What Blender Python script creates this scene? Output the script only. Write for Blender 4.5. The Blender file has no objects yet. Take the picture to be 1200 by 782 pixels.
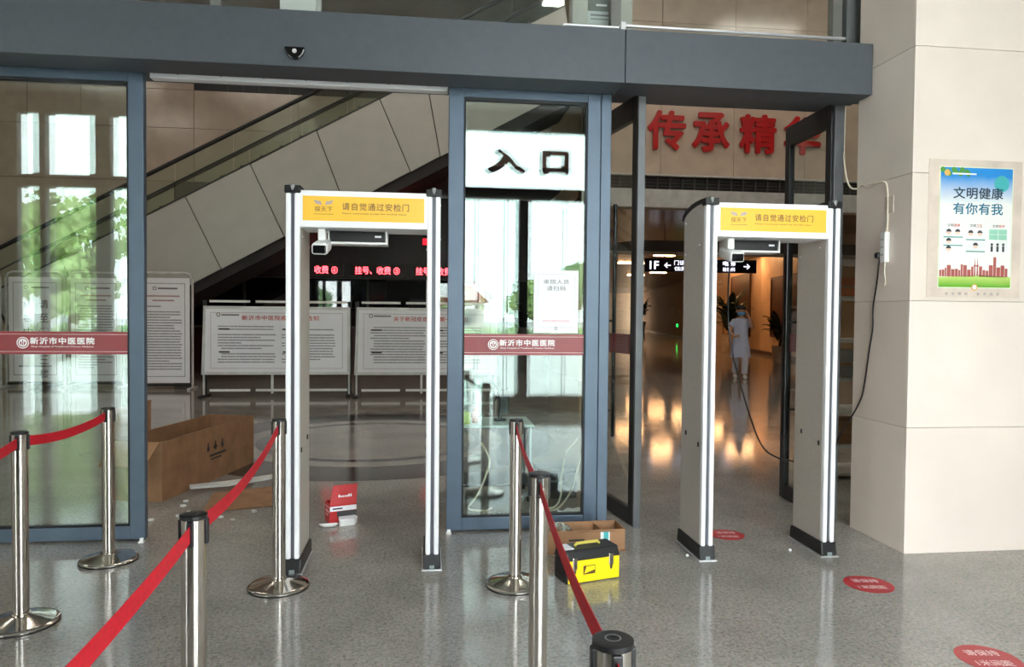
import bpy, bmesh, math, random
from mathutils import Vector, Matrix

random.seed(7)
sc = bpy.context.scene
C = sc.collection
PI = math.pi

# ------------------------------------------------------------------ camera
YAW, PITCH, ROLL, CAM_H, FPX = 0.1216, -0.0257, 0.009, 1.4877, 840.0
fwd = Vector((math.sin(YAW) * math.cos(PITCH), math.cos(YAW) * math.cos(PITCH), math.sin(PITCH)))
rgt = Vector((math.cos(YAW), -math.sin(YAW), 0))
upv = rgt.cross(fwd)
r2 = rgt * math.cos(ROLL) + upv * math.sin(ROLL)
u2 = upv * math.cos(ROLL) - rgt * math.sin(ROLL)
cd = bpy.data.cameras.new('camera')
cd.sensor_width = 36
cd.lens = FPX / 1200 * 36
cd.clip_start = 0.02
cd.clip_end = 400
cam = bpy.data.objects.new('camera', cd)
C.objects.link(cam)
cam.matrix_world = Matrix(((r2.x, u2.x, -fwd.x, 0), (r2.y, u2.y, -fwd.y, 0),
                           (r2.z, u2.z, -fwd.z, CAM_H), (0, 0, 0, 1)))
sc.camera = cam

# ------------------------------------------------------------------ sky, exposure
SKY = 13.5
w = bpy.data.worlds.new('overcast_sky')
sc.world = w
w.use_nodes = True
wn, wl = w.node_tree.nodes, w.node_tree.links
wn.clear()
tc = wn.new('ShaderNodeTexCoord')
sx = wn.new('ShaderNodeSeparateXYZ')
rp = wn.new('ShaderNodeValToRGB')
bg = wn.new('ShaderNodeBackground')
wo = wn.new('ShaderNodeOutputWorld')
rp.color_ramp.elements[0].position = 0.0
rp.color_ramp.elements[0].color = (0.96, 0.975, 1.0, 1)
rp.color_ramp.elements[1].position = 0.8
rp.color_ramp.elements[1].color = (0.88, 0.935, 1.0, 1)
wl.new(tc.outputs['Generated'], sx.inputs[0])
wl.new(sx.outputs['Z'], rp.inputs[0])
wl.new(rp.outputs[0], bg.inputs['Color'])
bg.inputs['Strength'].default_value = SKY
wl.new(bg.outputs[0], wo.inputs[0])
pd = bpy.data.lights.new('window_back_offscreen', 'AREA')
pd.shape = 'RECTANGLE'
pd.size, pd.size_y = 9.6, 4.4
pd.cycles.is_portal = True
po = bpy.data.objects.new('window_back_offscreen', pd)
po.location = (-1.0, -1.25, 2.15)
po.rotation_euler = (PI / 2, 0, PI)
C.objects.link(po)

sc.view_settings.view_transform = 'Standard'
sc.view_settings.look = 'None'
sc.view_settings.gamma = 1
sc.view_settings.use_curve_mapping = False
sc.view_settings.exposure = 0.2
sc.cycles.use_denoising = True
sc.cycles.transparent_max_bounces = 40
sc.cycles.max_bounces = 10
sc.cycles.diffuse_bounces = 5
sc.cycles.glossy_bounces = 5
sc.cycles.sample_clamp_indirect = 8


# ------------------------------------------------------------------ materials
def lin(c):
    f = lambda v: v / 12.92 if v <= 0.04045 else ((v + 0.055) / 1.055) ** 2.4
    return tuple(f(x / 255.0) for x in c) + (1.0,)


MATS = {}


def mat(name, rgb, rough=0.5, metal=0.0, var=0.12, scale=6.0, bump=0.0, bscale=60.0, emit=0.0,
        ecol=None, coat=0.0, spec=0.5, rvar=0.0):
    """Principled material whose colour and roughness wander a little by noise."""
    if name in MATS:
        return MATS[name]
    m = bpy.data.materials.new(name)
    m.use_nodes = True
    n, l = m.node_tree.nodes, m.node_tree.links
    b = n['Principled BSDF']
    b.inputs['Roughness'].default_value = rough
    b.inputs['Metallic'].default_value = metal
    b.inputs['Specular IOR Level'].default_value = spec
    b.inputs['Coat Weight'].default_value = coat
    c = lin(rgb)
    t = n.new('ShaderNodeTexCoord')
    nz = n.new('ShaderNodeTexNoise')
    nz.inputs['Scale'].default_value = scale
    nz.inputs['Detail'].default_value = 5
    l.new(t.outputs['Object'], nz.inputs['Vector'])
    cr = n.new('ShaderNodeValToRGB')
    cr.color_ramp.elements[0].position = 0.3
    cr.color_ramp.elements[1].position = 0.7
    cr.color_ramp.elements[0].color = tuple(x * (1 - var) for x in c[:3]) + (1,)
    cr.color_ramp.elements[1].color = tuple(min(1, x * (1 + var)) for x in c[:3]) + (1,)
    l.new(nz.outputs['Fac'], cr.inputs[0])
    l.new(cr.outputs[0], b.inputs['Base Color'])
    if rvar:
        mr = n.new('ShaderNodeMapRange')
        mr.inputs['To Min'].default_value = max(0, rough - rvar)
        mr.inputs['To Max'].default_value = rough + rvar
        l.new(nz.outputs['Fac'], mr.inputs['Value'])
        l.new(mr.outputs[0], b.inputs['Roughness'])
    if bump:
        n2 = n.new('ShaderNodeTexNoise')
        n2.inputs['Scale'].default_value = bscale
        n2.inputs['Detail'].default_value = 4
        l.new(t.outputs['Object'], n2.inputs['Vector'])
        bp = n.new('ShaderNodeBump')
        bp.inputs['Strength'].default_value = bump
        bp.inputs['Distance'].default_value = 0.01
        l.new(n2.outputs['Fac'], bp.inputs['Height'])
        l.new(bp.outputs[0], b.inputs['Normal'])
    if emit:
        b.inputs['Emission Color'].default_value = lin(ecol or rgb)
        b.inputs['Emission Strength'].default_value = emit
    MATS[name] = m
    return m


def glass(name, tint=(0.93, 0.98, 0.965), f0=0.04):
    m = bpy.data.materials.new(name)
    m.use_nodes = True
    n, l = m.node_tree.nodes, m.node_tree.links
    n.clear()
    out = n.new('ShaderNodeOutputMaterial')
    mix = n.new('ShaderNodeMixShader')
    tr = n.new('ShaderNodeBsdfTransparent')
    tr.inputs[0].default_value = tint + (1,)
    gl = n.new('ShaderNodeBsdfGlossy')
    gl.inputs['Roughness'].default_value = 0.0
    gl.inputs['Color'].default_value = (0.9, 1.0, 0.99, 1)
    lw = n.new('ShaderNodeLayerWeight')
    lw.inputs['Blend'].default_value = 0.5
    pw = n.new('ShaderNodeMath')
    pw.operation = 'POWER'
    pw.inputs[1].default_value = 5
    mr = n.new('ShaderNodeMapRange')
    mr.inputs['To Min'].default_value = f0
    mr.inputs['To Max'].default_value = 1.0
    l.new(lw.outputs['Facing'], pw.inputs[0])
    l.new(pw.outputs[0], mr.inputs['Value'])
    l.new(mr.outputs[0], mix.inputs[0])
    l.new(tr.outputs[0], mix.inputs[1])
    l.new(gl.outputs[0], mix.inputs[2])
    l.new(mix.outputs[0], out.inputs[0])
    MATS[name] = m
    return m


def granite(name, stops, rough, scale=1.0, bump=0.0, rvar=0.04):
    """polished speckled stone: clouds + grains"""
    m = bpy.data.materials.new(name)
    m.use_nodes = True
    n, l = m.node_tree.nodes, m.node_tree.links
    b = n['Principled BSDF']
    t = n.new('ShaderNodeTexCoord')

    def noise(s, d, r=0.6, dist=0.0):
        q = n.new('ShaderNodeTexNoise')
        q.inputs['Scale'].default_value = s * scale
        q.inputs['Detail'].default_value = d
        q.inputs['Roughness'].default_value = r
        q.inputs['Distortion'].default_value = dist
        l.new(t.outputs['Object'], q.inputs['Vector'])
        return q
    a = noise(34, 6, 0.65, 0.6)
    big = noise(1.3, 3)
    vo = n.new('ShaderNodeTexVoronoi')
    vo.inputs['Scale'].default_value = 120 * scale
    l.new(t.outputs['Object'], vo.inputs['Vector'])
    cr = n.new('ShaderNodeValToRGB')
    cr.color_ramp.elements[0].position, cr.color_ramp.elements[0].color = 0.34, lin(stops[0])
    cr.color_ramp.elements[1].position, cr.color_ramp.elements[1].color = 0.62, lin(stops[2])
    e = cr.color_ramp.elements.new(0.46)
    e.color = lin(stops[1])
    l.new(a.outputs['Fac'], cr.inputs[0])
    mx = n.new('ShaderNodeMix')
    mx.data_type = 'RGBA'
    mx.blend_type = 'MULTIPLY'
    mx.inputs['Factor'].default_value = 0.35
    l.new(cr.outputs[0], mx.inputs['A'])
    l.new(vo.outputs['Color'], mx.inputs['B'])
    mx2 = n.new('ShaderNodeMix')
    mx2.data_type = 'RGBA'
    mx2.blend_type = 'OVERLAY'
    mx2.inputs['Factor'].default_value = 0.35
    l.new(mx.outputs['Result'], mx2.inputs['A'])
    l.new(big.outputs['Fac'], mx2.inputs['B'])
    hs = n.new('ShaderNodeHueSaturation')
    hs.inputs['Saturation'].default_value = 0.55
    l.new(mx2.outputs['Result'], hs.inputs['Color'])
    l.new(hs.outputs[0], b.inputs['Base Color'])
    mr = n.new('ShaderNodeMapRange')
    mr.inputs['To Min'].default_value = max(0.0, rough - rvar)
    mr.inputs['To Max'].default_value = rough + rvar
    l.new(a.outputs['Fac'], mr.inputs['Value'])
    l.new(mr.outputs[0], b.inputs['Roughness'])
    if bump:
        bp = n.new('ShaderNodeBump')
        bp.inputs['Strength'].default_value = bump
        bp.inputs['Distance'].default_value = 0.004
        l.new(a.outputs['Fac'], bp.inputs['Height'])
        l.new(bp.outputs[0], b.inputs['Normal'])
    MATS[name] = m
    return m


def gradient(name, c0, c1, z0, z1, rough=0.4):
    """printed vertical colour gradient of a poster (object Z)"""
    m = bpy.data.materials.new(name)
    m.use_nodes = True
    n, l = m.node_tree.nodes, m.node_tree.links
    b = n['Principled BSDF']
    b.inputs['Roughness'].default_value = rough
    t = n.new('ShaderNodeTexCoord')
    s = n.new('ShaderNodeSeparateXYZ')
    nz = n.new('ShaderNodeTexNoise')
    nz.inputs['Scale'].default_value = 9
    ad = n.new('ShaderNodeMath')
    ad.operation = 'MULTIPLY_ADD'
    ad.inputs[1].default_value = 0.25 * (z1 - z0)
    mr = n.new('ShaderNodeMapRange')
    mr.inputs['From Min'].default_value = z0 + 0.12 * (z1 - z0)
    mr.inputs['From Max'].default_value = z1 + 0.12 * (z1 - z0)
    cr = n.new('ShaderNodeValToRGB')
    cr.color_ramp.elements[0].color = lin(c0)
    cr.color_ramp.elements[1].color = lin(c1)
    l.new(t.outputs['Object'], s.inputs[0])
    l.new(t.outputs['Object'], nz.inputs['Vector'])
    l.new(nz.outputs['Fac'], ad.inputs[0])
    l.new(s.outputs['Z'], ad.inputs[2])
    l.new(ad.outputs[0], mr.inputs['Value'])
    l.new(mr.outputs[0], cr.inputs[0])
    l.new(cr.outputs[0], b.inputs['Base Color'])
    MATS[name] = m
    return m


GLASS = glass('door_glass', (0.955, 0.985, 0.975), 0.032)
GLASS2 = glass('thin_clear_glass', (0.97, 0.99, 0.98), 0.04)
GREENGLASS = glass('green_glass', (0.84, 0.89, 0.86), 0.07)
FLOOR = granite('polished_granite', ((126, 119, 108), (156, 148, 136), (174, 166, 153)), 0.075, 1.7, 0.05)
INLAY = granite('dark_inlay_granite', ((42, 40, 40), (66, 62, 62), (92, 88, 86)), 0.12)
STONE = mat('cream_stone', (226, 214, 200), 0.42, var=0.05, scale=3, bump=0.05, bscale=90)
STONE_J = mat('stone_joint', (186, 170, 152), 0.8)
HALLSTONE = mat('hall_beige_stone', (198, 182, 166), 0.16, var=0.10, scale=2.5)
WARMSTONE = mat('corridor_stone', (210, 176, 136), 0.42, var=0.08, scale=1.5)
FRAME = mat('blue_grey_aluminium', (84, 99, 115), 0.42, 0.35, var=0.05)
HEADER = mat('header_grey_coating', (82, 87, 94), 0.5, 0.2, var=0.05, scale=20)
DARKFRAME = mat('dark_bronze_aluminium', (46, 48, 50), 0.4, 0.4, var=0.06)
GASKET = mat('black_gasket', (20, 24, 28), 0.6)
ALU = mat('bright_aluminium', (225, 225, 228), 0.28, 0.6, var=0.03)
WHITEALU = mat('white_aluminium', (240, 240, 242), 0.35, 0.0, var=0.02)
CHROME = mat('polished_steel', (214, 208, 200), 0.13, 1.0, var=0.05, scale=30)
BLACK = mat('black_plastic', (22, 22, 24), 0.4, var=0.1)
BLACKGLOSS = mat('glossy_black', (14, 14, 16), 0.12, var=0.1)
WHITE = mat('white_plastic', (232, 232, 230), 0.4, var=0.03)
PAPER = mat('white_paper', (240, 240, 244), 0.55, var=0.02)
REDBELT = mat('red_webbing', (206, 18, 40), 0.6, var=0.10, scale=60, bump=0.2, bscale=300)
REDVINYL = mat('maroon_vinyl', (140, 30, 42), 0.35, var=0.06)
PINKLINE = mat('pale_pink_print', (236, 200, 202), 0.4)
CARD = mat('brown_cardboard', (156, 116, 82), 0.75, var=0.14, scale=9, bump=0.15, bscale=80)
CARDDARK = mat('weathered_cardboard', (148, 110, 79), 0.8, var=0.2, scale=7, bump=0.2, bscale=50)
INK = mat('dark_ink', (52, 46, 44), 0.6)
GREYINK = mat('grey_ink', (120, 120, 124), 0.6)
REDINK = mat('red_ink', (196, 40, 48), 0.6)
TAUPE = mat('taupe_panel', (190, 182, 172), 0.45, var=0.04, scale=40)
YELLOW = mat('yellow_plastic', (250, 222, 20), 0.4, var=0.04)
CEIL = mat('white_ceiling', (206, 206, 204), 0.7, var=0.04)
DARKWALL = mat('dark_maroon_wall', (46, 24, 26), 0.35, var=0.2, scale=2)


# ------------------------------------------------------------------ mesh building
class MB:
    def __init__(s):
        s.v, s.f = [], []

    def add(s, verts, faces):
        o = len(s.v)
        s.v += [tuple(p) for p in verts]
        s.f += [tuple(i + o for i in f) for f in faces]
        return s

    def box(s, x0, x1, y0, y1, z0, z1):
        return s.add([(x0, y0, z0), (x1, y0, z0), (x1, y1, z0), (x0, y1, z0),
                      (x0, y0, z1), (x1, y0, z1), (x1, y1, z1), (x0, y1, z1)],
                     [(0, 3, 2, 1), (4, 5, 6, 7), (0, 1, 5, 4), (1, 2, 6, 5), (2, 3, 7, 6), (3, 0, 4, 7)])

    def prism(s, poly, a, b, axis='y'):
        """polygon (2D) swept from a to b along axis; poly = (x,z) for y, (y,z) for x, (x,y) for z"""
        k = len(poly)

        def P(p, t):
            return {'y': (p[0], t, p[1]), 'x': (t, p[0], p[1]), 'z': (p[0], p[1], t)}[axis]
        vs = [P(p, a) for p in poly] + [P(p, b) for p in poly]
        fs = [tuple(range(k)), tuple(range(2 * k - 1, k - 1, -1))]
        fs += [(i, i + k, (i + 1) % k + k, (i + 1) % k) for i in range(k)]
        return s.add(vs, fs)

    def hexa(s, p8):
        return s.add(p8, [(0, 3, 2, 1), (4, 5, 6, 7), (0, 1, 5, 4), (1, 2, 6, 5), (2, 3, 7, 6), (3, 0, 4, 7)])

    def lathe(s, prof, seg=24, c=(0, 0, 0), sx=1.0, sy=1.0):
        vs, fs = [], []
        for r, z in prof:
            for i in range(seg):
                a = 2 * PI * i / seg
                vs.append((c[0] + r * sx * math.cos(a), c[1] + r * sy * math.sin(a), c[2] + z))
        for j in range(len(prof) - 1):
            for i in range(seg):
                k = (i + 1) % seg
                fs.append((j * seg + i, j * seg + k, (j + 1) * seg + k, (j + 1) * seg + i))
        fs.append(tuple(range(seg - 1, -1, -1)))
        fs.append(tuple(range((len(prof) - 1) * seg, len(prof) * seg)))
        return s.add(vs, fs)

    def tube(s, pts, r, seg=8, cap=True):
        pts = [Vector(p) for p in pts]
        rs = r if isinstance(r, (list, tuple)) else [r] * len(pts)
        vs, fs = [], []
        ref = Vector((0.13, 0.31, 0.94))
        for i, p in enumerate(pts):
            t = (pts[min(i + 1, len(pts) - 1)] - pts[max(i - 1, 0)]).normalized()
            if abs(t.dot(ref)) > 0.95:
                ref = Vector((0.9, 0.2, 0.1))
            a = t.cross(ref).normalized()
            b = t.cross(a)
            for k in range(seg):
                q = 2 * PI * k / seg
                vs.append(p + (a * math.cos(q) + b * math.sin(q)) * rs[i])
        for j in range(len(pts) - 1):
            for k in range(seg):
                m = (k + 1) % seg
                fs.append((j * seg + k, j * seg + m, (j + 1) * seg + m, (j + 1) * seg + k))
        if cap:
            fs.append(tuple(range(seg - 1, -1, -1)))
            fs.append(tuple(range((len(pts) - 1) * seg, len(pts) * seg)))
        return s.add(vs, fs)

    def disc(s, cx, cz, r, y, seg=24, sx=1.0):
        """flat disc in the XZ plane facing -Y"""
        vs = [(cx + r * sx * math.cos(2 * PI * i / seg), y, cz + r * math.sin(2 * PI * i / seg)) for i in range(seg)]
        return s.add(vs, [tuple(range(seg))])

    def ring(s, cx, cz, r0, r1, y, seg=28):
        vs = []
        for i in range(seg):
            a = 2 * PI * i / seg
            vs += [(cx + r0 * math.cos(a), y, cz + r0 * math.sin(a)), (cx + r1 * math.cos(a), y, cz + r1 * math.sin(a))]
        fs = [(2 * i, 2 * i + 1, (2 * i + 3) % (2 * seg), (2 * i + 2) % (2 * seg)) for i in range(seg)]
        return s.add(vs, fs)

    def xz(s, x0, x1, z0, z1, y):
        return s.add([(x0, y, z0), (x1, y, z0), (x1, y, z1), (x0, y, z1)], [(0, 1, 2, 3)])

    def mesh(s, name):
        me = bpy.data.meshes.new(name)
        me.from_pydata(s.v, [], s.f)
        bm = bmesh.new()
        bm.from_mesh(me)
        bmesh.ops.recalc_face_normals(bm, faces=bm.faces)
        bm.to_mesh(me)
        bm.free()
        return me

    def build(s, name, m, parent=None, bev=0.0, smooth=False, loc=None, rot=None):
        me = s.mesh(name)
        me.materials.append(m)
        return link(name, me, parent, bev, smooth, loc, rot)


def link(name, me, parent=None, bev=0.0, smooth=False, loc=None, rot=None):
    o = bpy.data.objects.new(name, me)
    C.objects.link(o)
    if parent:
        o.parent = parent
    if loc:
        o.location = loc
    if rot:
        o.rotation_euler = rot
    if bev:
        b = o.modifiers.new('bevel', 'BEVEL')
        b.width = bev
        b.segments = 2
        b.limit_method = 'ANGLE'
        b.angle_limit = 0.6
    if name in ('printed_text', 'printed_heading', 'printed_border', 'banner_line', 'printed_mark'):
        o['kind'] = 'stuff'
    if smooth:
        for p in me.polygons:
            p.use_smooth = True
        me.set_sharp_from_angle(angle=math.radians(40))
    return o


def tag(o, label, cat, group=None):
    o['label'] = label
    o['category'] = cat
    if group:
        o['group'] = group
    return o


def thing(name, label, cat, loc=(0, 0, 0), rz=0.0, group=None):
    o = bpy.data.objects.new(name, None)
    o.empty_display_size = 0.1
    C.objects.link(o)
    o.location = loc
    o.rotation_euler = (0, 0, rz)
    return tag(o, label, cat, group)


def struct(o, label=None):
    o['kind'] = 'structure'
    if label:
        o['label'] = label
    return o


def sempty(name, label, loc=(0, 0, 0), rz=0.0):
    o = bpy.data.objects.new(name, None)
    C.objects.link(o)
    o.location = loc
    o.rotation_euler = (0, 0, rz)
    return struct(o, label)


def copy_tree(o, parent=None):
    c = o.copy()
    C.objects.link(c)
    c.parent = parent
    for ch in list(o.children):
        copy_tree(ch, c)
    return c


def text_mesh(name, body, wdt, hgt=None, bold=0.0, depth=0.0, space=1.0):
    """lettering in the XZ plane facing -Y, centred on the origin, fitted to wdt x hgt;
    bold thickens the strokes by laying shifted outlines over one another"""
    cu = bpy.data.curves.new(name, 'FONT')
    cu.body = body
    cu.extrude = depth
    cu.space_character = space
    cu.resolution_u = 3
    o = bpy.data.objects.new(name, cu)
    C.objects.link(o)
    dg = bpy.context.evaluated_depsgraph_get()
    me = bpy.data.meshes.new_from_object(o.evaluated_get(dg))
    bpy.data.objects.remove(o)
    bpy.data.curves.remove(cu)
    vs = [v.co.copy() for v in me.vertices]
    fs = [tuple(p.vertices) for p in me.polygons]
    bpy.data.meshes.remove(me)
    sh = [(0, 0)]
    if bold:
        k = 8 if wdt > 0.3 else 4
        sh += [(bold * math.cos(2 * PI * i / k), bold * math.sin(2 * PI * i / k)) for i in range(k)]
    xs = [v.x for v in vs]
    ys = [v.y for v in vs]
    x0, x1, y0, y1 = min(xs) - bold, max(xs) + bold, min(ys) - bold, max(ys) + bold
    kx = wdt / (x1 - x0)
    kz = hgt / (y1 - y0) if hgt else kx
    V, F = [], []
    for q, (dx, dy) in enumerate(sh):
        b0 = len(V)
        V += [((v.x + dx - (x0 + x1) / 2) * kx, -v.z - q * 0.00004, (v.y + dy - (y0 + y1) / 2) * kz) for v in vs]
        F += [tuple(b0 + i for i in f) for f in fs]
    me = bpy.data.meshes.new(name)
    me.from_pydata(V, [], F)
    return me


def text(name, body, wdt, hgt, m, parent, loc, rot=None, bold=0.0, depth=0.0, space=1.0):
    me = text_mesh(name, body, wdt, hgt, bold, depth, space)
    me.materials.append(m)
    return link(name, me, parent, loc=loc, rot=rot)


# ------------------------------------------------------------------ key planes
FY = 4.865          # front of the door line
WX = 3.016          # left face of the stone pillar
PY = 4.16           # front face of the stone pillar
OY = -1.10          # outer glazed wall, behind the camera

# ------------------------------------------------------------------ floor, ground
struct(MB().box(-16.5, 24.0, OY - 0.12, 77.0, -0.2, 0.0).build('floor', FLOOR), 'polished speckled grey granite floor')
struct(MB().box(-120, 120, -160, OY - 0.12, -0.5, -0.16).build('ground', mat('paving_outside', (214, 212, 206), 0.8, scale=1)),
       'pale paving outside the entrance')

# ------------------------------------------------------------------ outer glazed wall behind the camera
CEILZ = 4.55
ow = sempty('wall_back', 'outer wall of the entrance lobby with dark framed windows, unseen stretches closed to shape daylight')
SOLID = mat('lobby_wall_grey', (112, 116, 116), 0.6, var=0.06)
for x0, x1, z0, z1 in ((-7.0, -5.68, 0, CEILZ), (-5.47, -5.31, 0, CEILZ), (-4.72, -4.45, 0, CEILZ),
                       (-3.9, 0.30, 0, CEILZ), (3.75, 7.0, 0, CEILZ)):  # wide stretch and right end are unseen, made solid to shape the daylight
    MB().box(x0, x1, OY - 0.12, OY, z0, z1).build('wall_panel', SOLID, ow)
for i in range(12):
    a = -5.68 + i * 1.04
    MB().box(a + 0.004, a + 1.036, OY - 0.1, OY + 0.03, 4.26, CEILZ).build('soffit_panel', SOLID, ow, bev=0.004)
MB().box(-5.68, 6.8, OY - 0.1, OY + 0.06, 3.225, 3.40).build('transom_bar', DARKFRAME, ow, bev=0.005)
for x, hw in ((1.465, 0.09), (0.35, 0.05), (2.95, 0.05), (3.72, 0.05), (-3.95, 0.05)):
    MB().box(x - hw, x + hw, OY - 0.1, OY + 0.04, 0, 3.225).build('mullion', DARKFRAME, ow, bev=0.004)
for x in (0.75, 1.2, 2.11):
    MB().box(x - 0.008, x + 0.008, OY - 0.08, OY - 0.03, 0.1, 3.225).build('glazing_bar', ALU, ow)
MB().box(1.0, 2.65, OY - 0.1, OY + 0.05, 0.0, 0.24).build('bottom_rail', DARKFRAME, ow, bev=0.004)
MB().box(2.65, 3.75, OY - 0.1, OY + 0.05, 0.0, 0.10).build('bottom_rail', DARKFRAME, ow, bev=0.004)
for x0, x1, z0, z1 in ((-5.68, -5.47, 0.1, 3.22), (-5.31, -4.72, 0.1, 3.22), (-4.45, -4.0, 0.1, 3.22),
                       (0.40, 1.375, 0.1, 3.22), (1.555, 2.90, 0.24, 3.22), (3.0, 3.67, 0.1, 3.22),
                       (-5.68, -5.47, 3.4, 4.26), (-5.31, -4.72, 3.4, 4.26),
                       (-4.45, -3.9, 3.4, 4.26), (0.3, 2.75, 3.4, 4.26), (2.75, 3.75, 3.4, 4.26)):
    MB().box(x0, x1, OY - 0.058, OY - 0.052, z0, z1).build('pane', GLASS2, ow)
es = thing('entrance_lettering', 'two large dark red characters on the glass above the outer doors', 'lettering',
           (1.50, OY - 0.07, 3.82))
DEEPRED = mat('deep_red_vinyl', (150, 60, 60), 0.5)
for ch, x, w_ in (('入', -0.30, 0.64), ('口', 0.46, 0.46)):
    text('character', ch, w_, 0.38, DEEPRED, es, (x, -0.004, 0), bold=0.07, depth=0.01)

# lobby shell
cl = struct(MB().box(-7.0, 7.0, OY - 0.12, 5.0, CEILZ, CEILZ + 0.2).build('ceiling', CEIL), 'lobby ceiling')
struct(MB().box(-7.15, -7.0, OY - 0.12, 5.0, 0, CEILZ).build('wall_left', STONE), 'left end wall of the lobby')
struct(MB().box(7.0, 7.15, OY - 0.12, 4.3, 0, CEILZ).build('wall_right_end', STONE), 'right end wall of the lobby')

# stone pillar: core + separate slabs
pil = sempty('wall_right', 'cream stone clad pillar beside the doors')
MB().box(WX + 0.02, 7.0, PY + 0.02, 4.74, 0, CEILZ).build('pillar_core', STONE_J, pil)
G = 0.0014
rows_f = [0.0, 0.80, 1.60, 2.40, 3.185, 3.98, CEILZ]
cols_f = [WX, 4.20, 5.35, 6.5, 7.0]
slab_mats = [mat('cream_stone_%d' % i, c, 0.40, var=0.045, scale=2.2, bump=0.04, bscale=90)
             for i, c in enumerate(((230, 217, 206), (233, 221, 210), (226, 213, 201)))]
for j in range(6):
    for i in range(4):
        MB().box(cols_f[i] + (G if i else 0), cols_f[i + 1] - G, PY, PY + 0.019, rows_f[j] + (G if j else 0), rows_f[j + 1] - G).build(
            'stone_slab', slab_mats[(i * 2 + j) % 3], pil, bev=0.0015)
    MB().box(WX, WX + 0.019, PY + 0.0195, 4.74, rows_f[j] + (G if j else 0), rows_f[j + 1] - G).build(
        'stone_slab', slab_mats[(j + 1) % 3], pil, bev=0.0015)

# ------------------------------------------------------------------ header beam and glazing above it
hd = sempty('trim_1', 'dark grey header beam over the sliding doors')
HY, HZ0, HZ1 = 4.579, 3.005, 3.350
for x0, x1 in ((-7.0, -2.9), (-2.896, 1.284), (1.288, 3.010)):
    MB().box(x0, x1, HY, 4.84, HZ0, HZ1).build('header_panel', HEADER, hd, bev=0.003)
MB().box(-7.0, 3.010, 4.84, 5.2, 3.06, HZ1).build('door_track_box', HEADER, hd)
MB().box(-1.775, 0.15, 4.93, 5.0, 3.004, 3.062).build('track_cover', WHITEALU, hd, bev=0.004)
for i in range(7):
    x = -1.6 + i * 0.27
    MB().tube([(x, 4.925, 3.035), (x, 4.932, 3.035)], 0.006, 8).build('screw', GREYINK, hd)
tr = sempty('window_1', 'glazing above the header beam')
MB().box(-7.0, 3.010, 4.80, 4.86, HZ1, HZ1 + 0.025).build('sill_profile', DARKFRAME, tr)
for x in (-4.0, -1.35, 1.30, 2.93):
    MB().box(x - 0.035, x + 0.035, 4.88, 4.95, HZ1, CEILZ).build('mullion', mat('grey_mullion', (120, 120, 116), 0.5, 0.2), tr)
for a, b in ((-7.0, -4.04), (-3.96, -1.39), (-1.31, 1.26), (1.34, 2.89)):
    MB().box(a, b, 4.91, 4.916, HZ1, CEILZ).build('pane', GLASS2, tr)

rl = thing('steel_rail_frame', 'thin silver rail frame lying along the top of the header beam', 'rail', (0, 0, 0))
MB().tube([(0.87, 4.70, 3.352), (0.90, 4.70, 3.405), (1.275, 4.70, 3.405)], 0.010, 8).build('rail', ALU, rl)
MB().tube([(0.98, 4.74, 3.372), (1.275, 4.74, 3.372)], 0.008, 8).build('rail', ALU, rl)
MB().box(1.275, 1.310, 4.66, 4.76, 3.352, 3.432).build('bracket', ALU, rl, bev=0.004)
MB().tube([(1.30, 4.70, 3.42), (2.88, 4.70, 3.42)], 0.011, 8).build('rail', ALU, rl)
MB().tube([(1.30, 4.74, 3.385), (2.88, 4.74, 3.385)], 0.008, 8).build('rail', ALU, rl)

sensor = thing('door_sensor', 'black half-round motion sensor on the header beam', 'sensor', (-0.797, HY, 3.115))
vs = [(0.062 * math.cos(PI + PI * i / 14), 0.075 * math.sin(PI + PI * i / 14)) for i in range(15)]
MB().prism(vs, -0.035, 0, 'y').build('housing', BLACKGLOSS, sensor, bev=0.008)
MB().tube([(0, -0.038, -0.028), (0, -0.03, -0.028)], 0.014, 12).build('lens', mat('sensor_lens', (190, 190, 190), 0.2), sensor)

# ------------------------------------------------------------------ sliding glass leaves
LEAFW, ZT = 1.045, 3.045


def emblem(parent, x, z, r, y, m, bgm):
    MB().ring(x, z, r * 0.84, r, y).build('emblem_ring', m, parent)
    MB().disc(x, z, r * 0.70, y).build('emblem_disc', m, parent)
    b = MB()
    b.xz(x - r * 0.06, x + r * 0.06, z - r * 0.5, z + r * 0.45, y - 0.0006)
    for s in (-1, 1):
        b.add([(x + s * r * 0.14, y - 0.0006, z - r * 0.42), (x + s * r * 0.46, y - 0.0006, z - r * 0.1),
               (x + s * r * 0.42, y - 0.0006, z + r * 0.22), (x + s * r * 0.16, y - 0.0006, z + r * 0.3)], [(0, 1, 2, 3)])
    b.build('emblem_figure', bgm, parent)


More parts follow.
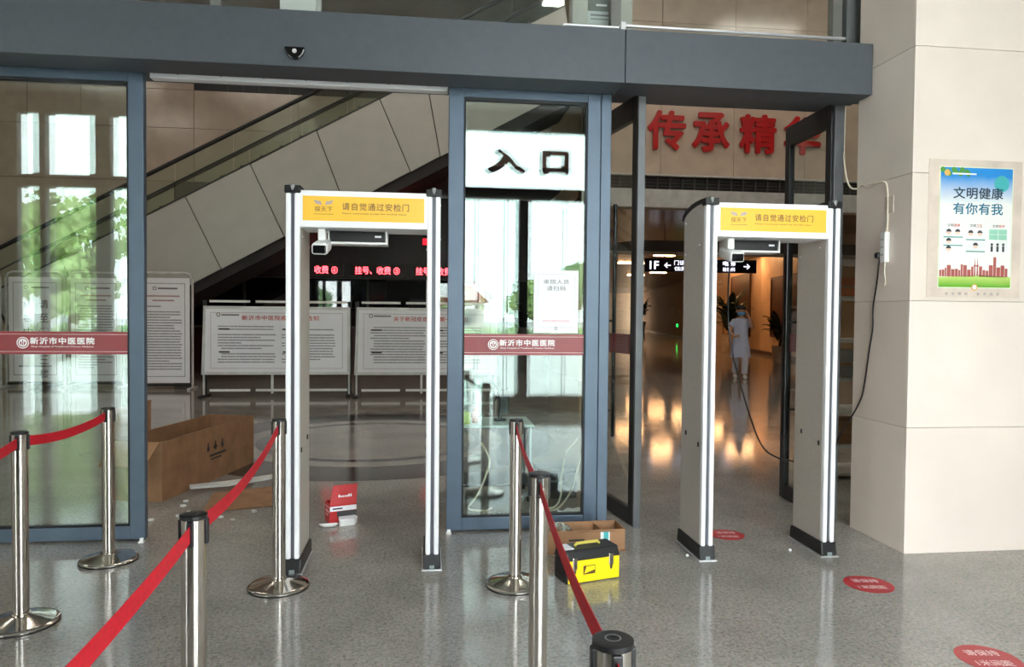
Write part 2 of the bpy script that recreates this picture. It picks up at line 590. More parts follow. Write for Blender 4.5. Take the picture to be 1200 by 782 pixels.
def leaf(name, label, x0):
    d = sempty(name, label, (x0, FY, 0))
    f = MB()
    st, rb, rt = 0.103, 0.098, 0.09
    b0 = MB().box(0, st, 0, 0.055, 0.012, ZT).build('stile', FRAME, d, bev=0.004)
    MB().box(LEAFW - st + 0.01, LEAFW, 0, 0.055, 0.012, ZT).build('stile', FRAME, d, bev=0.004)
    MB().box(st, LEAFW - st + 0.01, 0.002, 0.055, 0.012, rb).build('bottom_rail', FRAME, d, bev=0.004)
    MB().box(st, LEAFW - st + 0.01, 0.002, 0.055, ZT - rt, ZT).build('top_rail', FRAME, d, bev=0.004)
    gx0, gx1, gz0, gz1 = st, LEAFW - st + 0.01, rb, ZT - rt
    g = MB()
    for a, b, c, e in ((gx0, gx0 + 0.012, gz0, gz1), (gx1 - 0.012, gx1, gz0, gz1), (gx0, gx1, gz0, gz0 + 0.014), (gx0, gx1, gz1 - 0.02, gz1)):
        g.box(a, b, 0.008, 0.045, c, e)
    g.build('gasket', GASKET, d)
    cx, cz = (gx0 + gx1) / 2, (gz0 + gz1) / 2
    hw, hh = (gx1 - gx0) / 2 - 0.012, (gz1 - gz0) / 2 - 0.014
    MB().box(-hw, hw, -0.003, 0.003, -hh, hh).build('pane', GLASS, d, loc=(cx, 0.016, cz))
    MB().box(-hw, hw, -0.003, 0.003, -hh, hh).build('pane', GLASS, d, loc=(cx, 0.036, cz),
                                                  rot=(math.radians(0.17), 0, math.radians(-0.27)))
    # printed manifestation strip
    bz0, bz1 = 1.212, 1.357
    s = MB().box(gx0 + 0.010, gx1 - 0.012, 0.0115, 0.0125, bz0, bz1).build('banner_strip', REDVINYL, d)
    ln = MB()
    ln.xz(gx0 + 0.010, gx1 - 0.012, bz0 + 0.016, bz0 + 0.019, 0.0112)
    ln.xz(gx0 + 0.010, gx1 - 0.012, bz1 - 0.019, bz1 - 0.016, 0.0112)
    ln.build('banner_line', PINKLINE, s)
    wm = mat('white_print', (250, 240, 240), 0.4)
    text('lettering', '新沂市中医医院', 0.385, 0.045, wm, s, (cx + 0.02, 0.0108, 1.298), bold=0.03, space=1.15)
    text('lettering', 'Xinyi Hospital of Traditional Chinese Medicine', 0.375, 0.013, wm, s, (cx + 0.02, 0.0108, 1.260), bold=0.01)
    MB().ring(cx - 0.215, 1.285, 0.031, 0.037, 0.0108).build('emblem_ring', wm, s)
    MB().disc(cx - 0.215, 1.285, 0.026, 0.0108).build('emblem_disc', wm, s)
    b = MB()
    b.xz(cx - 0.2175, cx - 0.2125, 1.267, 1.303, 0.0104)
    for k in (-1, 1):
        b.add([(cx - 0.215 + k * 0.006, 0.0104, 1.268), (cx - 0.215 + k * 0.017, 0.0104, 1.280),
               (cx - 0.215 + k * 0.014, 0.0104, 1.294), (cx - 0.215 + k * 0.008, 0.0104, 1.290)], [(0, 1, 2, 3)])
    b.build('emblem_figure', REDVINYL, s)
    return d


leaf('door_1', 'glass sliding leaf left of the open doorway', -2.836)
leaf('door_2', 'glass sliding leaf between the two doorways', 0.155)
# fixed side light further left, jamb post
sl = sempty('window_2', 'fixed side light beyond the sliding leaf')
MB().box(-7.0, -5.2, FY + 0.06, FY + 0.12, 0, 3.06).build('wall_panel', FRAME, sl)
MB().box(-5.2, -5.1, FY + 0.06, FY + 0.12, 0, 3.06).build('mullion', FRAME, sl)
MB().box(-2.85, -2.75, FY + 0.07, FY + 0.12, 0.0, 3.06).build('mullion', FRAME, sl)
MB().box(-5.1, -2.85, FY + 0.06, FY + 0.12, 0, 0.1).build('bottom_rail', FRAME, sl)
MB().box(-5.1, -2.85, FY + 0.085, FY + 0.091, 0.1, 3.06).build('pane', GLASS, sl)
s3 = sempty('window_3', 'fixed side light behind the pillar')
MB().box(4.3, 7.0, FY + 0.0, FY + 0.1, 0, CEILZ).build('wall_panel', SOLID, s3)
MB().box(2.99, 4.3, FY + 0.0, FY + 0.1, 3.06, CEILZ).build('wall_panel', SOLID, s3)
MB().box(2.99, 4.3, FY + 0.04, FY + 0.046, 0.0, 3.06).build('pane', GLASS2, s3)
struct(MB().box(1.203, 1.275, FY + 0.004, FY + 0.125, 0, 3.058).build('trim_2', FRAME, bev=0.004), 'blue-grey door jamb post')
# small floor guides
for x, lab in ((-1.80, 'small white floor guide at the foot of the left sliding leaf'), (0.17, 'small white floor guide at the foot of the central sliding leaf')):
    g = thing('floor_guide', lab, 'door guide', (x, FY - 0.03, 0))
    MB().box(-0.017, 0.017, -0.02, 0.02, 0, 0.012).build('plate', WHITE, g, bev=0.003)
    MB().box(-0.012, 0.012, -0.006, 0.006, 0.012, 0.032).build('lug', WHITE, g, bev=0.002)


# swing doors (opened inwards)
def swing(name, label, hx, ang, mirror):
    d = sempty(name, label, (hx, FY + 0.02, 0), ang)
    W_, T = 0.70, 0.045
    s = -1 if mirror else 1
    zt = 3.035

    def bx(a, b, z0, z1):
        return MB().box(min(s * a, s * b) if False else a, b, -T / 2, T / 2, z0, z1)
    # leaf runs along local +X
    bx(0, 0.075, 0.012, zt).build('stile', DARKFRAME, d, bev=0.003)
    bx(W_ - 0.075, W_, 0.012, zt).build('stile', DARKFRAME, d, bev=0.003)
    bx(0.075, W_ - 0.075, zt - 0.16, zt).build('top_rail', DARKFRAME, d, bev=0.003)
    bx(0.075, W_ - 0.075, 0.012, 0.12).build('bottom_rail', DARKFRAME, d, bev=0.003)
    MB().box(0.075, W_ - 0.075, -0.004, 0.004, 0.12, zt - 0.16).build('pane', GLASS2, d)
    MB().box(0.08, W_ - 0.08, -0.0062, -0.0045, 1.212, 1.357).build('banner_strip', REDVINYL, d)
    for y in (-0.07, 0.07):
        h = MB().tube([(W_ - 0.16, y, 0.55), (W_ - 0.16, y, 2.35)], 0.016, 12).build('pull_bar', BLACKGLOSS, d, smooth=True)
        for z in (0.75, 1.45, 2.15):
            MB().tube([(W_ - 0.16, y, z), (W_ - 0.16, 0, z)], 0.009, 8).build('standoff', BLACK, h)
    return d


swing('door_3', 'dark framed glass swing door opened inwards beside the jamb post', 1.485, PI / 2 + math.radians(10), False)
swing('door_4', 'dark framed glass swing door opened inwards beside the pillar', 2.925, PI / 2 - math.radians(1.5), True)
struct(MB().box(1.462, 1.515, FY - 0.01, FY + 0.04, 0, 3.05).build('trim_4', mat('hinge_post_grey', (92, 94, 97), 0.4, 0.3), bev=0.003), 'slim grey hinge post')
struct(MB().box(2.912, 2.985, FY - 0.01, FY + 0.05, 0, 3.05).build('trim_5', mat('hinge_post_grey', (92, 94, 97), 0.4, 0.3), bev=0.003), 'slim grey hinge post by the pillar')

# ------------------------------------------------------------------ hall behind the doors
HT = 9.6
hc = struct(MB().box(-16.3, 14, 5.0, 20.4, HT, HT + 0.3).build('ceiling_hall', CEIL), 'high hall ceiling')
LAMP = mat('hall_lamp', (255, 246, 232), 0.4, emit=20.0)
for x in (-12, -7, -2, 3, 8):
    for y in (7.5, 12.5):
        MB().box(x, x + 2.4, y, y + 0.30, HT - 0.05, HT).build('hall_light_offscreen', LAMP, hc)
struct(MB().box(-16.5, -16.2, 5.0, 20.4, 0, HT).build('wall_hall_left', HALLSTONE), 'hall side wall')
# wall over the lobby roof towards the hall (inner face of the entrance front)
struct(MB().box(-16.5, 14.3, 4.96, 5.06, CEILZ, HT).build('wall_hall_front', HALLSTONE), 'inner face of the entrance front above the lobby')
struct(MB().box(-16.5, -7.0, 4.96, 5.06, 0, CEILZ).build('wall_front_left', HALLSTONE), 'entrance front left of the lobby')
struct(MB().box(7.0, 14.3, 4.96, 5.06, 0, CEILZ).build('wall_front_right', HALLSTONE), 'entrance front right of the lobby')
wr = struct(MB().box(14.0, 14.3, 5.0, 23.0, 0, HT).build('wall_hall_right', HALLSTONE), 'hall right side wall')

# back wall: stone slabs above, dark counter zone below
bw = sempty('wall_hall_back', 'polished beige stone wall above the registration counters')
MB().box(-16.3, 3.6, 20.06, 20.3, 4.95, HT).build('wall_core', STONE_J, bw)
xs = [-16.3, -13.2, -10.2, -8.9, -6.09, -3.4, -0.5, 2.0, 3.6]
zs = [4.95, 6.35, 7.36, 7.62, 8.6, HT]
for i in range(len(xs) - 1):
    for j in range(len(zs) - 1):
        if j == 2 and i >= 4:
            continue
        MB().box(xs[i] + 0.006, xs[i + 1] - 0.006, 20.0, 20.06, zs[j] + 0.006, zs[j + 1] - 0.006).build('stone_slab', HALLSTONE, bw)
vent = thing('air_vent_strip', 'long dark slot air vent high on the beige wall behind the escalator', 'vent', (-6.08, 20.0, 7.36))
MB().box(0, 9.6, 0.03, 0.05, 0, 0.26).build('backing', DARKFRAME, vent)
for i in range(25):
    MB().box(i * 0.4, i * 0.4 + 0.05, 0.0, 0.03, 0, 0.26).build('slat', DARKFRAME, vent)
struct(MB().box(-16.3, -6.6, 20.0, 20.3, 0, 4.94).build('wall_hall_back_left', HALLSTONE), 'beige stone wall left of the registration counters')
dw = struct(MB().box(-6.6, 3.6, 20.0, 20.3, 0, 4.70).build('wall_counter', DARKWALL), 'dark maroon wall of the registration counters')
struct(MB().box(-3.6, 3.6, 16.6, 20.3, 4.72, 4.93).build('trim_6', mat('dark_slab_edge', (44, 42, 40), 0.5)), 'dark slab over the counters')
struct(MB().box(-6.6, -3.6, 20.0, 20.3, 4.70, 4.94).build('trim_7', mat('dark_slab_edge', (44, 42, 40), 0.5)), 'dark slab edge behind the escalator')
struct(MB().box(3.5, 3.7, 16.0, 76.5, 0, HT).build('wall_corridor_left', WARMSTONE), 'corridor left wall')

# ------------------------------------------------------------------ bulkhead over the corridor, with red characters
bh = sempty('wall_bulkhead', 'beige stone bulkhead over the corridor mouth')
MB().box(3.5, 14.0, 16.06, 16.3, 3.98, HT).build('wall_core', STONE_J, bh)
xs = [3.5, 5.35, 7.1, 8.85, 10.6, 12.3, 14.0]
zs = [4.74, 6.62, 8.2, HT]
for i in range(6):
    for j in range(3):
        MB().box(xs[i] + 0.005, xs[i + 1] - 0.005, 16.0, 16.06, zs[j] + 0.005, zs[j + 1] - 0.005).build('stone_slab', HALLSTONE, bh)
MB().box(3.5, 14.0, 15.9, 16.06, 3.98, 4.39).build('fascia', mat('pale_fascia', (196, 198, 198), 0.5), bh)
MB().box(3.5, 14.0, 15.92, 16.06, 4.70, 4.74).build('ledge', mat('pale_ledge', (200, 200, 196), 0.5), bh)
gr = thing('air_grille', 'dark linear air grille under the red characters', 'vent', (3.5, 15.985, 4.39))
MB().box(0, 10.5, 0.05, 0.07, 0, 0.31).build('backing', DARKFRAME, gr)
for i in range(36):
    MB().box(i * 0.295, i * 0.295 + 0.035, 0, 0.05, 0, 0.31).build('slat', mat('grille_slat', (70, 72, 74), 0.5), gr)
for z in (0.08, 0.16, 0.24):
    MB().box(0, 10.5, 0.02, 0.04, z, z + 0.012).build('blade', mat('grille_slat', (70, 72, 74), 0.5), gr)
big = thing('wall_characters', 'four big red raised characters on the beige bulkhead', 'lettering', (0, 16.0, 5.74))
RED3D = mat('red_acrylic', (186, 20, 24), 0.3, var=0.05)
for ch, x in (('传', 5.47), ('承', 6.52), ('精', 7.66), ('华', 8.76)):
    text('character', ch, 0.90, 0.90, RED3D, big, (x, -0.05, 0), bold=0.028, depth=0.03)

# corridor shell
BROWNCEIL = mat('brown_ceiling', (120, 78, 58), 0.22, var=0.15, scale=0.6)
cc = struct(MB().box(3.5, 26, 16.2, 76.5, 3.99, 4.2).build('ceiling_corridor', BROWNCEIL), 'reddish brown glossy corridor ceiling')
WARMLAMP = mat('warm_lamp', (255, 214, 160), 0.4, emit=34.0, ecol=(255, 190, 130))
for x0, x1, y in ((9.0, 10.25, 32.6), (12.2, 13.16, 42.1), (12.75, 13.61, 39.4), (13.5, 14.3, 37.5),
                  (9.3, 10.1, 28.2), (10.1, 11.3, 26.6), (12.2, 13.3, 27.5), (13.0, 14.1, 32.4)):
    MB().box(x0, x1, y, y + 0.30, 3.95, 3.99).build('light_strip', WARMLAMP, cc)
struct(MB().box(3.5, 26, 76.3, 76.5, 0, 4.2).build('wall_corridor_end', WARMSTONE), 'corridor end wall')
MB().prism([(3.7, 3.22), (14.0, 3.22), (14.0, 3.52), (5.6, 3.52), (4.6, 3.36), (3.7, 3.36)], 18.6, 19.0, 'y').build('trim_8', mat('dark_soffit', (70, 66, 64), 0.5))
struct(bpy.data.objects['trim_8'], 'dark dropped soffit across the corridor mouth')
MB().box(3.7, 14.0, 18.55, 19.05, 3.17, 3.22).build('soffit_edge', mat('pale_edge', (178, 170, 160), 0.5), bpy.data.objects['trim_8'])
# oblique right corridor wall: slabs
A, B = Vector((12.0, 20.0, 0)), Vector((23.3, 75.0, 0))
d_ = (B - A)
L_ = d_.length
ang = math.atan2(d_.y, d_.x)
cw = sempty('wall_corridor_right', 'warm beige stone wall along the corridor', A, ang)
MB().box(0, L_, -0.3, -0.06, 0, 4.0).build('wall_core', STONE_J, cw)
n_ = 28
for i in range(n_):
    for z0, z1 in ((0.0, 0.14), (0.14, 2.1), (2.1, 3.99)):
        MB().box(L_ * i / n_ + 0.006, L_ * (i + 1) / n_ - 0.006, -0.06, 0.0 if z0 else 0.015, z0 + 0.004, z1 - 0.004).build(
            'stone_slab', WARMSTONE if z0 else mat('dark_skirting', (96, 74, 58), 0.3), cw)
struct(MB().box(11.7, 14.2, 20.0, 20.3, 0, 4.0).build('wall_corridor_return', WARMSTONE), 'short return wall at the corridor mouth')


def on_wall(t, out=0.0, z=0.0):
    p = A + d_ * t
    nrm = Vector((-d_.y, d_.x, 0)).normalized()
    return p + nrm * out + Vector((0, 0, z))


# ------------------------------------------------------------------ escalator
EY = 15.5
SL = (6.246 - 3.449) / (-0.566 + 5.645)          # slope of the truss


def etop(x):
    return 3.449 + SL * (x + 5.645)


esc = thing('escalator', 'escalator rising behind the notice boards with pale cladding and green glass sides', 'escalator', (0, EY, 0))
CLAD = mat('pale_metal_cladding', (180, 180, 175), 0.42, 0.15, var=0.04, scale=3)
seams = [(-8.6, 1.65, -7.9, 0.46), (-7.30, 2.53, -6.6, 1.34), (-6.10, 3.10, -5.40, 1.95), (-4.896, 3.81, -4.19, 2.45), (-3.61, 4.52, -2.923, 3.20), (-2.266, 5.27, -1.685, 4.02), (-0.966, 5.98, -0.317, 4.72),
         (-0.001, 6.55, 0.314, 5.06), (3.0, 8.15, 3.3, 6.7)]
seams = [(a, etop(a), c, etop(c) - 1.86 + 0.0) for a, b, c, d in seams]
for (a, b, c, d), (e, f, g, h) in zip(seams[:-1], seams[1:]):
    k = 0.010
    MB().prism([(a + k, b), (c + k, max(0.02, d)), (g - k, max(0.02, h)), (e - k, f)], 0.0, 0.05, 'y').build('cladding_panel', CLAD, esc, bev=0.004)
xa, xb = -8.6, 3.0
MB().prism([(xa, etop(xa) - 0.02), (xa + 0.6, max(0, etop(xa + 0.6) - 2.05)), (xb + 0.2, etop(xb) - 2.05), (xb, etop(xb) - 0.02)], 0.055, 1.7, 'y').build('truss', mat('truss_dark', (34, 32, 32), 0.6), esc)
MB().prism([(xa, etop(xa)), (xb, etop(xb)), (xb, etop(xb) + 0.035), (xa, etop(xa) + 0.035)], -0.01, 0.14, 'y').build('skirt_rail', mat('rail_dark', (60, 66, 62), 0.4, 0.4), esc)
for y, nm in ((0.08, 0), (1.45, 1)):
    k = 10
    for i in range(k):
        x0, x1 = xa + (xb - xa) * i / k + 0.01, xa + (xb - xa) * (i + 1) / k - 0.01
        MB().prism([(x0, etop(x0) + 0.02), (x1, etop(x1) + 0.02), (x1, etop(x1) + 0.82), (x0, etop(x0) + 0.82)], y, y + 0.012, 'y').build('glass_panel', GREENGLASS, esc)
    MB().tube([(xa, y + 0.006, etop(xa) + 0.86), (xb, y + 0.006, etop(xb) + 0.86)], 0.045, 10).build('handrail', BLACK, esc, smooth=True)
    MB().tube([(xa, y + 0.006, etop(xa) + 0.42), (xb, y + 0.006, etop(xb) + 0.42)], 0.018, 8).build('deck_rail', mat('rail_dark', (60, 66, 62), 0.4, 0.4), esc, smooth=True)
nst = 28
for i in range(nst):
    x0 = xa + 0.3 + i * (xb - xa - 0.3) / nst
    MB().box(x0, x0 + (xb - xa) / nst, 0.2, 1.4, etop(x0) - 0.02, etop(x0) + 0.15).build('step', mat('step_grey', (80, 82, 84), 0.5, 0.5), esc)

# ------------------------------------------------------------------ notice boards
def lines(mb, x0, x1, z0, z1, n, y, rnd, th=0.45):
    dz = (z1 - z0) / n
    for i in range(n):
        z = z1 - (i + 0.5) * dz
        if rnd.random() < 0.08:
            continue
        a = x0 + (0.03 if rnd.random() < 0.25 else 0) * (x1 - x0) * 2
        e = x1 - (x1 - x0) * (rnd.random() * 0.06 if rnd.random() < 0.75 else rnd.random() * 0.6)
        x = a
        while x < e:
            l = (0.02 + 0.07 * rnd.random()) * (x1 - x0) * 3
            mb.xz(x, min(e, x + l), z - dz * th / 2, z + dz * th / 2, y)
            x += l + 0.006 * (x1 - x0)
    return mb


BOARDFRAME = mat('board_frame_grey', (206, 206, 206), 0.35, 0.2)
BOARDTEXT = mat('board_text_grey', (160, 160, 166), 0.6)
BOARDPAPER = mat('board_print', (240, 240, 246), 0.45, var=0.02)


def wide_board(label, loc, wdt, title, seed, rz=0.0):
    rnd = random.Random(seed)
    t = thing('notice_board', label, 'notice board', loc, rz)
    z0, z1 = 0.40, 1.60
    MB().prism([(-wdt / 2 - 0.02, z0), (wdt / 2, z0), (wdt / 2, z1), (-wdt / 2 + 0.02, z1)], 0.0, 0.03, 'y').build('panel', BOARDFRAME, t, bev=0.005)
    p = MB().prism([(-wdt / 2 + 0.04, z0 + 0.05), (wdt / 2 - 0.05, z0 + 0.05), (wdt / 2 - 0.05, z1 - 0.05), (-wdt / 2 + 0.06, z1 - 0.05)], -0.006, 0.0, 'y').build('poster_sheet', BOARDPAPER, t)
    fr = MB()
    X0, X1, Z0, Z1 = -wdt / 2 + 0.14, wdt / 2 - 0.13, z0 + 0.11, z1 - 0.11
    for a, b, c, d in ((X0, X1, Z0, Z0 + 0.008), (X0, X1, Z1 - 0.008, Z1), (X0, X0 + 0.008, Z0, Z1), (X1 - 0.008, X1, Z0, Z1)):
        fr.xz(a, b, c, d, -0.008)
    fr.build('printed_border', mat('pink_grey_print', (186, 172, 172), 0.5), p)
    text('title', title, wdt * 0.52, 0.085, REDINK, p, (0.06, -0.008, z1 - 0.20), bold=0.012, space=1.1)
    MB().ring(-wdt / 2 + 0.27, z1 - 0.15, 0.022, 0.036, -0.008).build('emblem_ring', GREYINK, p)
    MB().xz(-wdt / 2 + 0.32, -wdt / 2 + 0.62, z1 - 0.165, z1 - 0.14, -0.008).build('hospital_name', GREYINK, p)
    b = MB()
    cols = ((X0 + 0.12, -0.02), (0.08, X1 - 0.12))
    for c in cols:
        lines(b, c[0], c[1], z0 + 0.2, z1 - 0.33, 14, -0.008, rnd)
    b.build('printed_text', BOARDTEXT, p)
    h = MB()
    for c in cols:
        for z in (z1 - 0.40, z1 - 0.80):
            h.xz(c[0] + 0.02, c[0] + 0.2, z - 0.014, z + 0.014, -0.009)
    h.build('printed_heading', INK, p)
    # rack behind: posts, rails, feet
    for x in (-wdt / 2 + 0.02, wdt / 2 - 0.02):
        MB().box(x - 0.03, x + 0.03, 0.06, 0.12, 0.04, 1.70).build('post', BLACK, t)
        MB().box(x - 0.035, x + 0.035, -0.22, 0.34, 0.0, 0.05).build('foot', BLACK, t, bev=0.008)
        MB().tube([(x, 0.02, 0.04), (x, 0.02, 0.42)], 0.018, 8).build('leg', BOARDFRAME, t)
    MB().box(-0.10 - 0.02, -0.08, 0.07, 0.11, 0.06, 0.42).build('leg', BOARDFRAME, t)
    for a, b2 in ((-wdt / 2 + 0.1, -wdt / 2 + 0.78), (-wdt / 2 + 0.88, wdt / 2 - 0.06)):
        MB().box(a, b2, 0.07, 0.11, 1.665, 1.705).build('top_rail', WHITE, t)
        MB().box(a, b2, 0.07, 0.11, 0.10, 0.14).build('bottom_rail', WHITE, t)
    return t


wide_board('wide white notice board with red title beneath the escalator', (-2.57, 13.0, 0), 2.52, '新沂市中医院疫情防控告知', 3)
wide_board('wide white notice board with red and grey title seen beside the sliding leaf', (0.05, 12.9, 0), 2.52, '关于新冠疫苗接种第一针告知', 4)


def tall_board(label, cx, y, wdt, seed, vertical=None):
    rnd = random.Random(seed)
    t = thing('notice_stand', label, 'notice stand', (cx, y, 0))
    H = 2.24
    fr = MB()
    r = 0.12
    pts = [(-wdt / 2, 0, 0.02), (-wdt / 2, 0, H - r), (-wdt / 2 + r * 0.3, 0, H - r * 0.3), (-wdt / 2 + r, 0, H), (wdt / 2 - r, 0, H), (wdt / 2 - r * 0.3, 0, H - r * 0.3), (wdt / 2, 0, H - r), (wdt / 2, 0, 0.02)]
    MB().tube(pts, 0.022, 8).build('frame', BOARDFRAME, t, smooth=True)
    p = MB().box(-wdt / 2 + 0.05, wdt / 2 - 0.05, -0.015, 0.015, 0.12, H - 0.10).build('panel', BOARDPAPER, t, bev=0.004)
    MB().box(-wdt / 2 + 0.02, wdt / 2 - 0.02, -0.02, 0.02, 0.06, 0.10).build('bottom_rail', BLACK, t)
    for x in (-wdt / 2, wdt / 2):
        MB().box(x - 0.03, x + 0.03, -0.25, 0.25, 0.0, 0.035).build('foot', BOARDFRAME, t, bev=0.006)
    b = MB()
    X0, X1, Z0, Z1 = -wdt / 2 + 0.13, wdt / 2 - 0.13, 0.24, H - 0.20
    for a, e, c, d in ((X0, X1, Z0, Z0 + 0.012), (X0, X1, Z1 - 0.012, Z1), (X0, X0 + 0.012, Z0, Z1), (X1 - 0.012, X1, Z0, Z1)):
        b.xz(a, e, c, d, -0.0165)
    b.build('printed_border', mat('print_grey_border', (150, 150, 154), 0.5), p)
    MB().ring(-0.16, Z1 - 0.10, 0.022, 0.036, -0.0165).build('emblem_ring', GREYINK, p)
    MB().xz(-0.10, 0.26, Z1 - 0.115, Z1 - 0.085, -0.0165).build('hospital_name', GREYINK, p)
    if vertical:
        for body, x in vertical:
            for i, ch in enumerate(body):
                text('character', ch, 0.17, 0.17, GREYINK, p, (x, -0.0165, Z1 - 0.42 - i * 0.27), bold=0.01)
        MB().xz(-0.3, 0.3, Z0 + 0.16, Z0 + 0.19, -0.0165).build('printed_text', GREYINK, p)
    else:
        MB().xz(X0 + 0.10, X1 - 0.10, Z1 - 0.26, Z1 - 0.235, -0.0165).xz(X0 + 0.2, X1 - 0.2, Z1 - 0.345, Z1 - 0.32, -0.0165).build('printed_heading', mat('faded_red_print', (178, 140, 140), 0.5), p)
        lines(MB(), X0 + 0.05, X1 - 0.05, Z0 + 0.12, Z1 - 0.42, 24, -0.0165, rnd).build('printed_text', BOARDTEXT, p)
    return t


tall_board('tall white notice stand with dense small print at the foot of the escalator', -4.98, 14.5, 1.06, 5)
tall_board('tall white notice stand with vertical characters seen through the left glass leaf', -7.48, 14.9, 1.05, 6, (('体检中心', -0.12), ('请至门诊三楼', 0.16)))
tall_board('tall white notice stand with spaced print lines, second through the left glass leaf', -6.37, 14.9, 1.02, 8)
tall_board('tall notice stand beyond the one with vertical characters, far from the escalator foot', -8.62, 14.9, 1.02, 9)

# ------------------------------------------------------------------ registration counter and LED signs
LEDBG = mat('led_box', (30, 4, 6), 0.4)
LED = mat('led_red', (255, 60, 60), 0.5, emit=7.0, ecol=(255, 70, 80))
LEDH = mat('led_panel_face', (40, 6, 8), 0.5)
for num, x in (('④', -2.80), ('③', -1.22), ('②', 0.34)):
    s = thing('led_sign', 'red LED sign over registration window ' + {'④': 'four', '③': 'three', '②': 'two'}[num], 'sign', (x, 18.91, 2.46))
    MB().box(-0.72, 0.72, 0.0, 0.1, 0, 0.30).build('housing', LEDBG, s, bev=0.01)
    MB().box(-0.64, 0.64, -0.004, 0.0, 0.02, 0.28).build('display', LEDH, s)
    text('lettering', '挂号、收费 ' + num, 1.14, 0.20, LED, s, (0, -0.008, 0.15), bold=0.008)
for x, z, lab in ((-4.22, 2.56, 'small red lit sign beside the dark stair soffit'), (-2.62, 3.38, 'small red lit sign above the registration windows, behind the bullet camera'), (0.05, 3.38, 'small red lit sign above the second registration window')):
    s = thing('lit_sign', lab, 'sign', (x, 18.9 if z < 3 else 19.9, z))
    MB().box(-0.13, 0.13, 0, 0.06, 0, 0.2).build('housing', LEDBG, s, bev=0.01)
    MB().box(-0.11, 0.11, -0.004, 0, 0.015, 0.185).build('display', mat('red_lamp', (255, 50, 60), 0.5, emit=2.2, ecol=(255, 20, 40)), s)
    MB().box(-0.02, 0.02, 0.06, 0.1, 0.08, 0.12).build('bracket', LEDBG, s)
ct = thing('registration_counter', 'dark registration counter with glazed windows behind the notice boards', 'counter', (0, 19.0, 0))
MB().box(-6.2, 3.2, 0, 0.8, 0, 1.1).build('body', mat('counter_maroon', (60, 26, 26), 0.3), ct)
MB().box(-6.25, 3.25, -0.08, 0.85, 1.1, 1.16).build('worktop', mat('counter_top', (90, 84, 80), 0.2), ct)
BLACKPANE = mat('dark_reflective_glass', (10, 11, 13), 0.02, var=0.05, spec=0.9)
for i in range(6):
    x0 = -6.2 + i * 1.567
    MB().box(x0 + 0.03, x0 + 1.53, 0.28, 0.30, 1.16, 2.4).build('window_pane', BLACKPANE, ct)
    MB().box(x0 - 0.03, x0 + 0.03, 0.25, 0.33, 1.16, 2.4).build('window_post', BOARDFRAME if i in (2, 4) else BLACK, ct)
MB().box(-6.25, 3.25, 0.02, 0.5, 2.4, 2.8).build('canopy', LEDBG, ct)

# ------------------------------------------------------------------ hanging direction sign, emergency lights
ds = thing('direction_sign', 'dark blue hanging direction sign with white lettering in the corridor', 'sign', (8.75, 22.0, 2.90))
MB().box(-1.85, 1.85, 0, 0.1, 0, 0.42).build('panel', mat('sign_navy', (24, 24, 44), 0.4), ds, bev=0.01)
LIT = mat('sign_white_lit', (240, 240, 255), 0.5, emit=1.6)
text('lettering', '1F', 0.30, 0.26, LIT, ds, (-1.55, -0.006, 0.21), bold=0.02)
text('lettering', '←', 0.22, 0.18, LIT, ds, (-1.12, -0.006, 0.21), bold=0.02)
text('lettering', '门诊大厅', 0.70, 0.15, LIT, ds, (-0.55, -0.006, 0.30), bold=0.02)
text('lettering', '住院部', 0.70, 0.13, LIT, ds, (-0.55, -0.006, 0.11), bold=0.02)
MB().xz(-0.10, -0.07, 0.06, 0.36, -0.006).build('divider', LIT, ds)
text('lettering', '急诊', 0.50, 0.15, LIT, ds, (0.28, -0.006, 0.30), bold=0.02)
text('lettering', '药房', 0.50, 0.13, LIT, ds, (0.28, -0.006, 0.11), bold=0.02)
text('lettering', '电梯', 0.42, 0.15, LIT, ds, (0.92, -0.006, 0.30), bold=0.02)
text('lettering', '检验科', 0.42, 0.13, LIT, ds, (0.92, -0.006, 0.11), bold=0.02)
text('lettering', '→', 0.22, 0.18, LIT, ds, (1.52, -0.006, 0.21), bold=0.02)
for x in (-1.2, 1.2):
    MB().tube([(x, 0.05, 0.42), (x, 0.05, 1.09)], 0.012, 8).build('hanger', DARKFRAME, ds)
p = on_wall(0.539, 0.03)
ex = thing('exit_light', 'small glowing green exit light low on the corridor wall', 'exit light', (p.x, p.y, 0.72), ang)
MB().box(-0.3, 0.3, 0, 0.05, 0, 0.26).build('housing', BLACK, ex, bev=0.01)
MB().box(-0.27, 0.27, 0.05, 0.055, 0.02, 0.24).build('display', mat('green_lamp', (60, 255, 120), 0.4, emit=3.0, ecol=(20, 255, 90)), ex)

# brown wall panels, door and signs on the corridor wall
def wall_thing(name, label, cat, t, z):
    q = on_wall(t, 0.0)
    return thing(name, label, cat, (q.x, q.y, z), ang)


WOODP = mat('brown_relief_wood', (92, 56, 36), 0.35, var=0.35, scale=2.5, bump=0.3, bscale=6)
WOODF = mat('brown_wood_edge', (66, 40, 26), 0.35)
for t, wd, z, h, lab in ((0.202, 3.6, 0.64, 2.76, 'tall brown carved panel on the corridor wall behind the walking person'),
                         (0.080, 3.6, 0.74, 2.27, 'large brown carved panel on the corridor wall nearest the swing door')):
    q = wall_thing('wall_panel_art', lab, 'wall panel', t, z)
    MB().box(-wd / 2, wd / 2, 0.0, 0.05, 0, h).build('panel', WOODP, q)
    for a, b, c, d in ((-wd / 2, wd / 2, 0, 0.08), (-wd / 2, wd / 2, h - 0.08, h), (-wd / 2, -wd / 2 + 0.08, 0.08, h - 0.08), (wd / 2 - 0.08, wd / 2, 0.08, h - 0.08)):
        MB().box(a, b, 0.05, 0.08, c, d).build('frame_bar', WOODF, q)
q = sempty('door_5', 'cream corridor door', on_wall(0.283, 0.0), ang)
